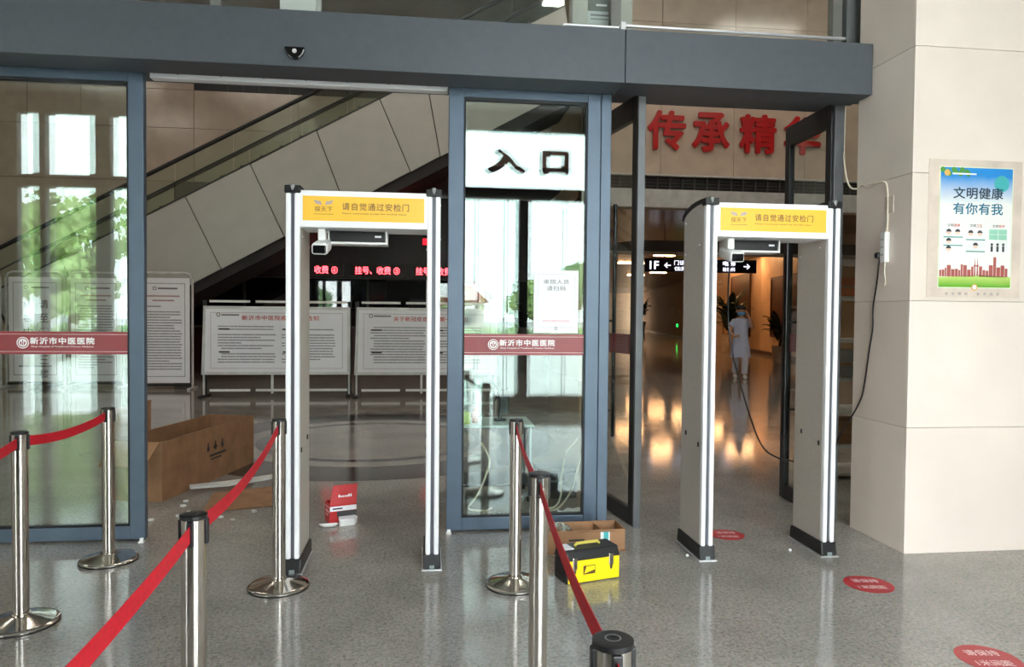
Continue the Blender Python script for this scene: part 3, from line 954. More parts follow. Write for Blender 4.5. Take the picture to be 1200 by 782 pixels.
MB().box(-0.95, 0.95, 0, 0.04, 0, 2.3).build('door_panel', mat('cream_door', (206, 180, 146), 0.35), q)
for a, b, c, d in ((-1.05, -0.95, 0, 2.4), (0.95, 1.05, 0, 2.4), (-0.95, 0.95, 2.3, 2.4)):
    MB().box(a, b, 0, 0.07, c, d).build('door_frame', mat('door_trim', (150, 116, 84), 0.4), q)
MB().tube([(0.75, 0.04, 1.05), (0.75, 0.11, 1.05), (0.55, 0.11, 1.05)], 0.02, 8).build('door_handle', CHROME, q)
for t, z, lab in ((0.283, 2.95, 'small pale door sign on the corridor wall above the cream door'), (0.585, 1.75, 'small pale room sign on the corridor wall by the exit light')):
    q = wall_thing('room_sign', lab, 'sign', t, z)
    MB().box(-0.4, 0.4, 0, 0.03, 0, 0.42).build('plate', mat('sign_cream', (222, 206, 182), 0.4), q, bev=0.006)
    MB().box(-0.25, 0.25, 0.03, 0.032, 0.2, 0.26).build('printed_text', GREYINK, q)


# ------------------------------------------------------------------ potted plants
LEAFM = mat('dark_leaf', (34, 52, 26), 0.4, var=0.35, scale=3)
POT = mat('pale_pot', (214, 202, 186), 0.45)


def plant(label, loc, h, n, seed, group=None):
    rnd = random.Random(seed)
    t = thing('potted_plant', label, 'plant', loc)
    ph = h * 0.30
    MB().lathe([(ph * 0.30, 0), (ph * 0.34, 0.02), (ph * 0.45, ph * 0.95), (ph * 0.48, ph), (ph * 0.42, ph), (ph * 0.40, ph * 0.93)], 20).build('pot', POT, t, smooth=True)
    MB().tube([(0, 0, ph * 0.9), (0.02, 0.0, ph * 1.4), (0.0, 0.03, h * 0.62)], [0.05, 0.045, 0.03], 8).build('stem', mat('plant_stem', (60, 46, 30), 0.7), t)
    for i in range(n):
        a = rnd.random() * 2 * PI
        z0 = ph * (1.15 + 1.3 * rnd.random())
        Ln = h * (0.30 + 0.16 * rnd.random())
        up = 0.5 + 0.7 * rnd.random()
        wd = h * 0.035
        vs, k = [], 6
        for j in range(k + 1):
            s = j / k
            rr = Ln * (0.12 + s * math.cos(up) * 0.95)
            z = z0 + Ln * (math.sin(up) * s * 1.25 - 0.55 * s * s * (1.3 - up * 0.5))
            ww = wd * (0.25 + 1.3 * math.sin(PI * min(1, s * 0.9 + 0.08)))
            c, sn = math.cos(a), math.sin(a)
            for q in (-1, 0, 1):
                vs.append((rr * c - sn * ww * q, rr * sn + c * ww * q, z + (0.012 * h if q == 0 else 0)))
        fs = [(j * 3 + q, j * 3 + q + 1, (j + 1) * 3 + q + 1, (j + 1) * 3 + q) for j in range(k) for q in (0, 1)]
        MB().add(vs, fs).build('leaf', LEAFM, t)
    return t


p = on_wall(0.150, 1.15)
plant('large leafy potted palm in a pale pot behind the walking person', (p.x, p.y, 0), 2.6, 60, 11)
p = on_wall(0.84, 1.0)
plant('leafy potted palm standing far along the corridor wall', (p.x, p.y, 0), 3.3, 44, 12)
p = on_wall(0.03, 1.0)
plant('dark potted palm beside the carved panel nearest the swing door', (p.x, p.y, 0), 1.9, 34, 13)

# ------------------------------------------------------------------ person walking in the corridor mouth
def skin_mesh(name, pts, edges, m, sub=2):
    me = bpy.data.meshes.new(name)
    me.from_pydata([p[:3] for p in pts], edges, [])
    o = bpy.data.objects.new(name, me)
    C.objects.link(o)
    md = o.modifiers.new('skin', 'SKIN')
    md.use_smooth_shade = True
    for i, v in enumerate(me.skin_vertices[0].data):
        r = pts[i][3]
        v.radius = (r, r) if not isinstance(r, tuple) else r
        v.use_root = i == 0
    ss = o.modifiers.new('sub', 'SUBSURF')
    ss.levels = ss.render_levels = sub
    dg = bpy.context.evaluated_depsgraph_get()
    out = bpy.data.meshes.new_from_object(o.evaluated_get(dg))
    bpy.data.objects.remove(o)
    out.materials.clear()
    out.materials.append(m)
    out.name = name
    return out


SKIN = mat('skin', (196, 150, 122), 0.55)
GOWN = mat('pale_blue_cloth', (186, 196, 224), 0.8, var=0.06, scale=12, bump=0.2, bscale=20)
per = thing('person', 'person in pale blue medical gown and mask walking in the corridor, hand at head', 'person', (7.58, 16.5, 0), math.radians(-18))
P = [(0, 0, 0.96, 0.125), (0, 0.01, 1.12, 0.12), (0, 0.01, 1.28, 0.135), (0, 0.01, 1.40, 0.11), (0, 0.0, 1.48, 0.055), (0, -0.01, 1.54, 0.06),
     (0, -0.02, 1.62, 0.092), (0, -0.01, 1.70, 0.085), (0, 0.0, 1.745, 0.05),
     # viewer's right arm raised to the head (left arm of the figure = +x)
     (0.16, 0.01, 1.40, 0.055), (0.27, -0.05, 1.20, 0.042), (0.20, -0.13, 1.42, 0.034), (0.13, -0.12, 1.56, 0.026),
     # other arm, elbow bent
     (-0.16, 0.01, 1.40, 0.055), (-0.25, 0.0, 1.15, 0.042), (-0.19, -0.16, 1.02, 0.032), (-0.12, -0.22, 1.04, 0.026),
     # legs mid stride
     (0.09, 0, 0.90, 0.09), (0.10, -0.08, 0.50, 0.06), (0.10, -0.02, 0.10, 0.042), (0.10, -0.06, 0.045, 0.035), (0.10, -0.16, 0.03, 0.028),
     (-0.09, 0, 0.90, 0.09), (-0.10, 0.02, 0.50, 0.06), (-0.10, 0.20, 0.14, 0.042), (-0.10, 0.18, 0.07, 0.035), (-0.10, 0.09, 0.03, 0.028)]
E_ = [(0, 1), (1, 2), (2, 3), (3, 4), (4, 5), (5, 6), (6, 7), (7, 8), (3, 9), (9, 10), (10, 11), (11, 12), (3, 13), (13, 14), (14, 15), (15, 16),
      (0, 17), (17, 18), (18, 19), (19, 20), (20, 21), (0, 22), (22, 23), (23, 24), (24, 25), (25, 26)]
# fingers
for bx_, by_, bz_, dirs in ((0.13, -0.12, 1.56, 12), (-0.12, -0.22, 1.04, 16)):
    for k in range(5):
        o_ = (k - 2) * 0.016
        if dirs == 12:
            q = (bx_ - 0.01 + o_ * 0.4, by_ + o_, bz_ + 0.05, 0.009)
            q2 = (bx_ - 0.035 + o_ * 0.4, by_ + o_, bz_ + 0.085 - abs(k - 2) * 0.008, 0.008)
        else:
            q = (bx_ + 0.04, by_ - 0.012, bz_ + o_, 0.009)
            q2 = (bx_ + 0.075 - abs(k - 2) * 0.008, by_ - 0.004, bz_ + o_, 0.008)
        P += [q, q2]
        E_ += [(dirs, len(P) - 2), (len(P) - 2, len(P) - 1)]
body = link('body', skin_mesh('body', P, E_, SKIN), per, smooth=False)
MB().lathe([(0.085, 1.47), (0.175, 1.42), (0.19, 1.36), (0.165, 1.16), (0.175, 1.0), (0.215, 0.75), (0.245, 0.52), (0.235, 0.52), (0.2, 0.75)], 24, sy=0.72).build('gown', GOWN, per, smooth=True)
for s in (-1, 1):
    a = (0.13 * s, 0.01, 1.41)
    b = (0.225 * s, -0.02 if s > 0 else 0.005, 1.28)
    MB().tube([a, b], [0.075, 0.075], 14).build('sleeve', GOWN, per, smooth=True)
TROU = mat('pale_trousers', (206, 208, 222), 0.8, var=0.05)
MB().tube([(0.10, -0.02, 0.72), (0.10, -0.085, 0.5), (0.10, -0.03, 0.13)], [0.10, 0.085, 0.075], 14).build('trouser_leg', TROU, per, smooth=True)
MB().tube([(-0.10, 0.0, 0.72), (-0.10, 0.02, 0.5), (-0.10, 0.19, 0.16)], [0.10, 0.085, 0.075], 14).build('trouser_leg', TROU, per, smooth=True)
for x, y, z in ((0.10, -0.09, 0.0), (-0.10, 0.13, 0.0)):
    MB().tube([(x, y + 0.10, z + 0.05), (x, y, z + 0.055), (x, y - 0.10, z + 0.036), (x, y - 0.15, z + 0.03)], [0.035, 0.052, 0.036, 0.022], 10).build('shoe', WHITE, per, smooth=True)
hair = MB()
for j, (r, z) in enumerate(((0.097, 1.60), (0.108, 1.66), (0.105, 1.71), (0.08, 1.755), (0.03, 1.775))):
    pass
hair.lathe([(0.094, 1.66), (0.108, 1.69), (0.104, 1.725), (0.078, 1.765), (0.02, 1.785)], 18, c=(0, 0.012, 0), sy=1.05)
hair.build('hair', mat('black_hair', (20, 18, 18), 0.5), per, smooth=True)
MB().lathe([(0.075, 1.50), (0.10, 1.545), (0.104, 1.60), (0.09, 1.69)], 16, c=(0, 0.04, 0), sy=0.8).build('hair_back', mat('black_hair', (20, 18, 18), 0.5), per, smooth=True)
mk = MB()
vs = []
for j in range(4):
    for i in range(7):
        a = -PI / 2 + (i - 3) * 0.36
        r = 0.108 if j in (1, 2) else 0.097
        vs.append((r * math.cos(a), -0.018 + r * math.sin(a) * 1.06, 1.535 + j * 0.024))
mk.add(vs, [(j * 7 + i, j * 7 + i + 1, (j + 1) * 7 + i + 1, (j + 1) * 7 + i) for j in range(3) for i in range(6)])
mk.build('face_mask', mat('blue_mask', (90, 160, 214), 0.7), per, smooth=True)
for s in (-1, 1):
    MB().lathe([(0.004, -0.006), (0.011, 0), (0.004, 0.006)], 8, c=(0.034 * s, -0.107, 1.64)).build('eye', BLACK, per)
    MB().tube([(0.10 * s, 0.0, 1.60), (0.108 * s, 0.01, 1.63), (0.10 * s, 0.01, 1.66)], [0.008, 0.014, 0.008], 8).build('ear', SKIN, per, smooth=True)

# ------------------------------------------------------------------ walk-through metal detectors
GW, GD, GH = 0.875, 0.375, 2.205
SIGN = mat('sign_yellow', (249, 194, 62), 0.4, var=0.02)
BROWNINK = mat('brown_ink', (130, 92, 50), 0.5)
SILVERBLUE = mat('wing_blue_grey', (150, 150, 176), 0.4)


def detector(label, x, y, sign, ink, group):
    t = thing('metal_detector', label, 'metal detector', (x, y, 0), 0, group)
    for x0, s in ((0.0, 'l'), (GW - 0.085, 'r')):
        xc = x0 + 0.0425
        # side panel with curved top
        prof = [(0.04, 0.07), (GD, 0.07), (GD, 2.135), (GD - 0.06, 2.158), (GD - 0.14, 2.174), (GD - 0.22, 2.184), (0.04, 2.188)]
        pn = MB().prism(prof, x0 + 0.006, x0 + 0.079, 'x').build('side_panel', TAUPE, t, bev=0.006)
        for zz, yy in ((2.13, 0.10), (2.09, 0.33), (1.93, 0.10), (1.89, 0.33)):
            for xx in (x0 + 0.003, x0 + 0.082):
                MB().tube([(xx - 0.003, yy, zz), (xx + 0.003, yy, zz)], 0.006, 8).build('screw', ALU, pn)
        for zz, yy in ((0.70, 0.07), (0.74, 0.28)):
            for xx in (x0 + 0.003, x0 + 0.082):
                MB().box(xx - 0.003, xx + 0.003, yy - 0.006, yy + 0.006, zz - 0.014, zz + 0.014).build('sensor_window', BLACK, pn)
        # front extrusion: two bright strips either side of a groove
        for a, b in ((0.004, 0.033), (0.052, 0.081)):
            MB().box(x0 + a, x0 + b, 0.0, 0.042, 0.085, 2.165).build('front_strip', WHITEALU, t, bev=0.009)
        MB().box(x0 + 0.033, x0 + 0.052, 0.014, 0.042, 0.085, 2.165).build('front_groove', mat('groove_grey', (88, 90, 98), 0.4, 0.3), t)
        # cap and shoe
        cp = [(-0.004, 2.165), (0.05, 2.165), (0.05, 2.186), (GD - 0.22, 2.182), (GD - 0.14, 2.172), (GD - 0.06, 2.156), (GD, 2.132), (GD + 0.012, 2.10),
              (GD + 0.018, 2.135), (GD - 0.05, 2.178), (GD - 0.14, 2.198), (GD - 0.22, 2.206), (0.02, 2.210), (-0.004, 2.200)]
        MB().prism([(-0.006, 2.165), (0.06, 2.165), (0.06, 2.208), (0.0, 2.208)], x0 - 0.002, x0 + 0.087, 'x').build('top_cap', BLACK, t, bev=0.006)
        bar = MB()
        top = [(0.06, 2.207), (GD - 0.22, 2.204), (GD - 0.14, 2.196), (GD - 0.06, 2.178), (GD + 0.012, 2.146)]
        low = [(0.06, 2.180), (GD - 0.22, 2.178), (GD - 0.14, 2.168), (GD - 0.06, 2.150), (GD + 0.012, 2.112)]
        for i in range(4):
            bar.hexa([(x0 - 0.001, *low[i]), (x0 + 0.086, *low[i]), (x0 + 0.086, *low[i + 1]), (x0 - 0.001, *low[i + 1]),
                      (x0 - 0.001, *top[i]), (x0 + 0.086, *top[i]), (x0 + 0.086, *top[i + 1]), (x0 - 0.001, *top[i + 1])])
        bar.build('top_bumper', BLACK, t)
        MB().lathe([(0.016, 2.168), (0.018, 2.21), (0.012, 2.214)], 14, c=(xc, 0.012, 0)).build('corner_knob', mat('knob_grey', (130, 132, 130), 0.4), t, smooth=True)
        MB().prism([(-0.012, 0.006), (GD + 0.015, 0.006), (GD + 0.004, 0.09), (0.0, 0.09)], x0 - 0.008, x0 + 0.093, 'x').build('base_shoe', BLACK, t, bev=0.008)
        MB().box(x0 - 0.016, x0 + 0.101, -0.024, GD + 0.02, 0.0, 0.007).build('base_plate', ALU, t, bev=0.003)
        MB().box(xc - 0.014, xc + 0.014, -0.018, -0.01, 0.008, 0.03).build('base_clip', mat('clip_grey', (140, 150, 150), 0.4), t)
    # lintel box
    li = MB().box(0.078, GW - 0.078, 0.008, GD - 0.08, 1.975, 2.182).build('lintel', WHITEALU, t, bev=0.004)
    sg = MB().box(0.098, GW - 0.098, 0.004, 0.010, 2.012, 2.150).build('sign_face', sign, t)
    cx = GW / 2
    yy = 0.003
    text('lettering', '请自觉通过安检门', 0.375, 0.043, ink, sg, (cx + 0.065, yy, 2.095), bold=0.012, space=1.15)
    text('lettering', 'Please consciously accept the security check', 0.36, 0.011, ink, sg, (cx + 0.060, yy, 2.055), bold=0.012)
    text('brand_name', '探天下', 0.098, 0.030, ink, sg, (cx - 0.225, yy, 2.077), bold=0.006)
    MB().xz(cx - 0.28, cx - 0.17, 2.047, 2.0495, yy).build('brand_line', ink, sg)
    for s in (-1, 1):
        w_ = MB()
        for k in range(3):
            o_ = k * 0.011
            w_.add([(cx - 0.225 + s * (0.010 + o_), yy, 2.101 + 0.002 * k), (cx - 0.225 + s * (0.017 + o_), yy, 2.101 + 0.002 * k),
                    (cx - 0.225 + s * (0.027 + o_ * 1.2), yy, 2.122 + 0.002 * k), (cx - 0.225 + s * (0.018 + o_ * 1.2), yy, 2.122 + 0.002 * k)], [(0, 1, 2, 3)])
        w_.build('wing_mark', SILVERBLUE, sg)
        w_.f and None
    # terminal hung under the lintel, in a white tray
    tr_ = MB().box(0.215, 0.560, 0.16, 0.30, 1.898, 1.910).box(0.215, 0.225, 0.16, 0.30, 1.91, 1.975).box(0.550, 0.560, 0.16, 0.30, 1.91, 1.975).build('terminal_tray', WHITE, t)
    tm = MB().box(0.229, 0.546, 0.165, 0.295, 1.911, 1.972).build('terminal', BLACK, t, bev=0.003)
    MB().xz(0.487, 0.525, 1.938, 1.950, 0.1645).build('terminal_label', PAPER, tm)
    # bullet camera under the lintel
    ARM = MB().box(0.172, 0.215, 0.06, 0.12, 1.905, 1.975).build('camera_arm', WHITE, t, bev=0.008)
    bc = MB()
    bc.hexa([(0.150, -0.03, 1.815), (0.240, -0.03, 1.815), (0.240, 0.17, 1.862), (0.150, 0.17, 1.862),
             (0.150, -0.035, 1.880), (0.240, -0.035, 1.880), (0.236, 0.17, 1.925), (0.154, 0.17, 1.925)])
    cbo = bc.build('camera_body', WHITE, t, bev=0.016)
    MB().hexa([(0.158, -0.034, 1.822), (0.232, -0.034, 1.822), (0.232, -0.02, 1.825), (0.158, -0.02, 1.825),
               (0.158, -0.039, 1.868), (0.232, -0.039, 1.868), (0.232, -0.02, 1.872), (0.158, -0.02, 1.872)]).build('camera_lens', BLACKGLOSS, cbo, bev=0.008)
    return t


detector('walk-through metal detector in the open doorway between the two glass leaves', -0.782, 4.161, SIGN, BROWNINK, 'walk-through metal detectors')
detector('walk-through metal detector beside the stone pillar', 1.676, 4.161, SIGN, BROWNINK, 'walk-through metal detectors')
# cable hanging from the right detector's camera
cp = [(1.90, 4.30, 1.87), (1.915, 4.36, 1.70), (1.935, 4.40, 1.47), (1.955, 4.40, 1.32), (1.995, 4.41, 1.168), (2.115, 4.44, 0.833), (2.225, 4.48, 0.63), (2.36, 4.53, 0.545), (2.52, 4.58, 0.49), (2.60, 4.62, 0.30), (2.62, 4.66, 0.012)]


def smoothpath(pts, n=6):
    pts = [Vector(p) for p in pts]
    out = []
    for i in range(len(pts) - 1):
        p0, p1, p2, p3 = pts[max(i - 1, 0)], pts[i], pts[i + 1], pts[min(i + 2, len(pts) - 1)]
        for k in range(n):
            t = k / n
            out.append(0.5 * ((2 * p1) + (p2 - p0) * t + (2 * p0 - 5 * p1 + 4 * p2 - p3) * t * t + (3 * p1 - p0 - 3 * p2 + p3) * t ** 3))
    out.append(pts[-1])
    return out


tag(MB().tube(smoothpath(cp), 0.0055, 8).build('camera_cable', BLACK, smooth=True), 'black cable hanging inside the metal detector beside the pillar', 'cable')

# ------------------------------------------------------------------ belt stanchions
def stanchion(label, x, y, to=None, rz=0.0, h=0.92, sag=0.015, group='belt barrier posts'):
    t = thing('belt_stanchion', label, 'barrier post', (x, y, 0), 0, group)
    R_ = 0.034
    MB().lathe([(R_, 0.045), (R_, h - 0.012)], 32).build('post', CHROME, t, smooth=True)
    MB().lathe([(0.158, 0.0), (0.160, 0.006), (0.160, 0.016), (0.154, 0.022), (0.140, 0.024), (0.055, 0.046), (0.040, 0.050), (0.040, 0.058), (R_, 0.060)], 40).build('base', CHROME, t, smooth=True)
    MB().lathe([(0.1605, 0.004), (0.1615, 0.008), (0.1605, 0.012)], 40).build('base_rim', BLACK, t, smooth=True)
    cap = MB().lathe([(R_, h - 0.014), (R_ + 0.003, h - 0.012), (R_ + 0.003, h - 0.002), (R_ - 0.004, h), (0.012, h - 0.003)], 32).build('top_cap', BLACK, t, smooth=True)
    MB().ring(0, 0, 0.012, 0.015, 0, 20).build('cap_ring', GREYINK, cap, loc=(0, 0, h + 0.0006), rot=(-PI / 2, 0, 0))
    base_a = 0.0
    if to is not None:
        base_a = math.atan2(to[1] - y, to[0] - x)
    for k in range(4):
        a = base_a + k * PI / 2
        c, s = math.cos(a), math.sin(a)
        o = MB().box(R_ - 0.004, R_ + 0.006, -0.010, 0.010, h - 0.085, h - 0.014).build('belt_slot', BLACK, t, bev=0.003)
        o.rotation_euler = (0, 0, a)
    if to is not None:
        dx, dy = to[0] - x, to[1] - y
        L = math.hypot(dx, dy)
        ux, uy = dx / L, dy / L
        n = 14
        vs = []
        zc = h - 0.050
        for i in range(n + 1):
            s = i / n
            q = (R_ + 0.004) + (L - 2 * R_ - 0.008) * s
            z = zc - sag * 4 * s * (1 - s) + (to[2] if len(to) > 2 else 0) * s
            tw = 0.0
            for o_ in (-0.0008, 0.0008):
                for zz in (-0.024, 0.024):
                    vs.append((ux * q - uy * o_, uy * q + ux * o_, z + zz))
        fs = []
        for i in range(n):
            a, b = 4 * i, 4 * i + 4
            fs += [(a, a + 1, b + 1, b), (a + 2, b + 2, b + 3, a + 3), (a, b, b + 2, a + 2), (a + 1, a + 3, b + 3, b + 1)]
        fs += [(0, 2, 3, 1), (4 * n, 4 * n + 1, 4 * n + 3, 4 * n + 2)]
        MB().add(vs, fs).build('belt', REDBELT, t)
    return t


S1, S2, S3, S4 = (-1.887, 3.612), (-1.859, 4.494), (-0.774, 3.968), (-0.643, 2.101)
S5, S6, S7 = (0.502, 3.876), (0.415, 2.543), (0.333, 1.218)
stanchion('steel belt post in front of the left glass leaf, belt running on from it', *S1, (-1.62, 2.35))
stanchion('steel belt post standing against the foot of the left glass leaf', *S2, S1, sag=0.03)
stanchion('steel belt post beside the left upright of the detector in the open doorway', *S3, S4, sag=0.05)
stanchion('steel belt post joined by red belt to the post beside the detector', *S4, (-0.60, 0.55), sag=0.03)
stanchion('steel belt post in front of the central glass leaf', *S5, S6, sag=0.03)
stanchion('steel belt post in front of the yellow tool box, linked at both ends', *S6, S7, sag=0.03)
stanchion('last steel belt post in line with the tool box posts, cap seen from above', *S7, (0.29, 0.15), sag=0.02)

# ------------------------------------------------------------------ packing on the floor
def open_box(label, loc, rz, L, D, H, m, name='cardboard_box', th=0.006):
    t = thing(name, label, 'box', loc, rz)
    MB().box(0, L, 0, D, 0, th).build('bottom', m, t)
    MB().box(0, L, 0, th, th, H).build('side', m, t)
    MB().box(0, L, D - th, D, th, H).build('side', m, t)
    MB().box(0, th, th, D - th, th, H).build('end', m, t)
    MB().box(L - th, L, th, D - th, th, H).build('end', m, t)
    return t


bb = open_box('long open brown cardboard box on the floor behind the left glass leaf', (-2.03, 5.86, 0), math.atan2(1.5, 0.36), 1.52, 0.46, 0.47, CARDDARK)
# flaps (local +x runs along the box, +y towards the left of the picture)
MB().hexa([(0.0, 0.46, 0.47), (0.55, 0.46, 0.47), (0.55, 0.452, 0.47), (0.0, 0.452, 0.47),
           (0.05, 0.52, 0.70), (0.62, 0.50, 0.72), (0.62, 0.492, 0.72), (0.05, 0.512, 0.70)]).build('flap', CARDDARK, bb)
MB().hexa([(0.0, 0.02, 0.47), (0.0, 0.44, 0.47), (0.006, 0.44, 0.47), (0.006, 0.02, 0.47),
           (-0.16, 0.05, 0.30), (-0.16, 0.42, 0.30), (-0.154, 0.42, 0.296), (-0.154, 0.05, 0.296)]).build('flap', CARD, bb)
MB().hexa([(0.02, 0.0, 0.47), (1.50, 0.0, 0.47), (1.50, 0.006, 0.47), (0.02, 0.006, 0.47),
           (0.05, 0.10, 0.44), (1.47, 0.10, 0.44), (1.47, 0.10, 0.446), (0.05, 0.10, 0.446)]).build('flap', CARDDARK, bb)
for i, dx in enumerate((0.66, 0.78, 0.90)):
    b = MB().box(dx, dx + 0.035, -0.0012, -0.0004, 0.27, 0.31).box(dx + 0.008, dx + 0.026, -0.0012, -0.0004, 0.31, 0.345)
    if i == 1:
        b.box(dx - 0.02, dx + 0.055, -0.0012, -0.0004, 0.29, 0.30)
    b.build('printed_mark', INK, bb)
MB().box(0.70, 0.98, -0.0012, -0.0004, 0.215, 0.235).box(0.72, 0.90, -0.0012, -0.0004, 0.185, 0.20).build('printed_mark', INK, bb)
MB().box(0.30, 0.304, -0.001, -0.0003, 0.02, 0.45).build('crease', CARDDARK, bb)

sh = MB()
sh.hexa([(-1.62, 5.50, 0.004), (-0.90, 5.72, 0.004), (-1.02, 6.30, 0.004), (-1.70, 6.05, 0.004),
         (-1.62, 5.50, 0.012), (-0.90, 5.72, 0.010), (-1.02, 6.30, 0.03), (-1.70, 6.05, 0.02)])
tag(sh.build('cardboard_sheet', CARDDARK), 'flattened brown cardboard sheet lying by the long open box', 'cardboard')
fp = [(-1.90, 6.12), (-1.62, 6.20), (-1.35, 6.40), (-1.28, 6.50), (-1.34, 6.54), (-1.66, 6.32), (-1.93, 6.20)]
tag(MB().prism(fp, 0.035, 0.055, 'z').build('foam_sheet', mat('white_foam', (206, 206, 202), 0.8)), 'strip of white foam sheet lying by the long cardboard box', 'foam')
rnd = random.Random(21)
for i in range(16):
    x, y = -1.95 + rnd.random() * 0.75, 5.3 + rnd.random() * 0.6
    s = 0.012 + 0.02 * rnd.random()
    a = rnd.random() * PI
    pts = [(s * math.cos(a + k * 2 * PI / 5) * (0.6 + 0.6 * rnd.random()), s * math.sin(a + k * 2 * PI / 5) * (0.6 + 0.6 * rnd.random())) for k in range(5)]
    o = MB().prism(pts, 0.0, 0.006 + 0.008 * rnd.random(), 'z').build('foam_crumb', mat('white_foam', (206, 206, 202), 0.8), loc=(x, y, 0))
    tag(o, 'small pale foam crumb on the floor by the long cardboard box', 'crumb', 'foam crumbs by the cardboard box')
for x, y, lab in ((1.675, 4.26, 'white screw cap on the floor by the outer upright of the detector near the pillar'), (2.37, 4.30, 'tiny white bead at the foot of the detector by the pillar')):
    tag(MB().lathe([(0.004, 0), (0.010, 0.004), (0.010, 0.012), (0.004, 0.017)], 12).build('floor_bead', WHITE, loc=(x - 0.05, y - 0.02, 0), smooth=True), lab, 'bead')

# red carton
REDBOX = mat('red_carton', (196, 32, 36), 0.45, var=0.06)
rb = thing('red_carton', 'open red carton with raised lid on the hall floor inside the doorway', 'box', (-0.655, 5.135, 0), math.radians(20))
RL, RD, RH = 0.19, 0.15, 0.135
MB().box(0, RL, 0, 0.004, 0, RH).build('front', REDBOX, rb)
MB().box(0, RL, RD - 0.004, RD, 0, RH).build('back', REDBOX, rb)
MB().box(0, 0.004, 0.004, RD - 0.004, 0, RH).build('side', REDBOX, rb)
MB().box(RL - 0.004, RL, 0.004, RD - 0.004, 0, RH).build('side', REDBOX, rb)
MB().box(0.004, RL - 0.004, 0.004, RD - 0.004, 0, 0.004).build('bottom', REDBOX, rb)
lid = MB().hexa([(0.0, 0.0, RH), (RL, 0.0, RH), (RL, 0.004, RH), (0.0, 0.004, RH),
                 (0.035, 0.05, RH + 0.125), (RL + 0.02, 0.05, RH + 0.125), (RL + 0.02, 0.054, RH + 0.125), (0.035, 0.054, RH + 0.125)]).build('lid_flap', REDBOX, rb)
sq = MB()
for i in range(7):
    x = 0.065 + i * 0.014
    h = 0.018 if i in (0, 5, 6) else 0.011
    sq.add([(x, 0.0165, RH + 0.045), (x + 0.010, 0.0165, RH + 0.045), (x + 0.012, 0.0165 + h * 0.4, RH + 0.045 + h), (x + 0.003, 0.0165 + h * 0.4, RH + 0.045 + h)], [(0, 1, 2, 3)])
sq.build('printed_mark', PAPER, lid)
MB().box(0.0, RL, -0.0012, -0.0002, 0.088, 0.122).build('white_band', PAPER, rb)
MB().box(0.05, RL, -0.0012, -0.0002, 0.045, 0.086).build('grey_band', mat('charcoal_print', (60, 56, 58), 0.5), rb)
MB().box(0.02, 0.09, -0.0016, -0.0012, 0.100, 0.110).build('printed_mark', INK, rb)
pm = MB()
for z, a, b in ((0.105, 0.02, 0.13), (0.078, 0.02, 0.12), (0.07, 0.02, 0.12), (0.045, 0.06, 0.12)):
    pm.box(-0.0012, -0.0002, a, b, z, z + 0.010)
pm.build('printed_mark', PINKLINE, rb)
wb = thing('white_box', 'small white box lying in front of the red carton', 'box', (-0.575, 5.07, 0), math.radians(18))
MB().prism([(0, 0), (0.10, 0), (0.13, 0.045), (0.12, 0.085), (0.01, 0.085), (-0.004, 0.03)], 0, 0.040, 'z').build('body', WHITE, wb, bev=0.003)
MB().prism([(-0.002, -0.002), (0.102, -0.002), (0.132, 0.045), (0.122, 0.087), (0.008, 0.087), (-0.006, 0.03)], 0.040, 0.050, 'z').build('lid', PAPER, wb, bev=0.003)
tag(MB().tube(smoothpath([(-0.72, 5.10, 0.012), (-0.68, 5.06, 0.016), (-0.62, 5.08, 0.014), (-0.60, 5.11, 0.012)]), [0.006 + 0.008 * math.sin(PI * i / 18) for i in range(19)], 10).build('white_handset', WHITE, smooth=True),
    'small white rounded adapter lying before the red carton', 'adapter')

# tool box and carton
tb = thing('tool_box', 'black and yellow plastic tool box on the floor in front of the central leaf', 'tool box', (0.786, 3.846, 0), math.radians(16))
TL, TD, TH = 0.335, 0.155, 0.185
MB().box(0, TL, 0, TD, 0, TH * 0.66).build('body', BLACK, tb, bev=0.008)
ld = MB().hexa([(-0.004, -0.004, TH * 0.67), (TL + 0.004, -0.004, TH * 0.67), (TL + 0.004, TD + 0.004, TH * 0.67), (-0.004, TD + 0.004, TH * 0.67),
                (0.004, 0.012, TH), (TL - 0.004, 0.012, TH), (TL - 0.004, TD - 0.012, TH), (0.004, TD - 0.012, TH)]).build('lid', BLACK, tb, bev=0.008)
MB().box(0.006, TL - 0.004, -0.007, 0.0, 0.006, TH * 0.70).build('front_plate', YELLOW, tb, bev=0.003)
MB().box(0.10, 0.175, -0.0085, -0.007, 0.05, 0.098).build('label_plate', mat('toolbox_label', (90, 62, 26), 0.5), tb)
MB().add([(0.104, -0.0092, 0.054), (0.172, -0.0092, 0.072), (0.172, -0.0092, 0.094), (0.118, -0.0092, 0.094)], [(0, 1, 2, 3)]).build('label_flash', YELLOW, tb)
for x in (0.045, 0.275):
    c = MB().box(x - 0.014, x + 0.014, -0.014, -0.004, 0.085, 0.150).build('latch', CHROME, tb, bev=0.003)
    MB().prism([(x - 0.009, 0.085), (x + 0.009, 0.085), (x + 0.006, 0.062), (x - 0.006, 0.062)], -0.012, -0.006, 'y').build('latch_tongue', CHROME, c)
hn = MB().tube([(0.09, TD / 2, TH), (0.10, TD / 2, TH + 0.014), (0.235, TD / 2, TH + 0.014), (0.245, TD / 2, TH)], 0.009, 8).build('handle', mat('yellow_grip', (214, 200, 90), 0.5), ld, smooth=True)
MB().box(0.0, 0.06, 0.03, TD - 0.03, TH, TH + 0.003).build('end_tray', PAPER, ld)
for z in (0.035, 0.06):
    MB().box(-0.006, 0.0, 0.02, TD - 0.02, z, z + 0.008).build('end_rib', BLACK, tb)

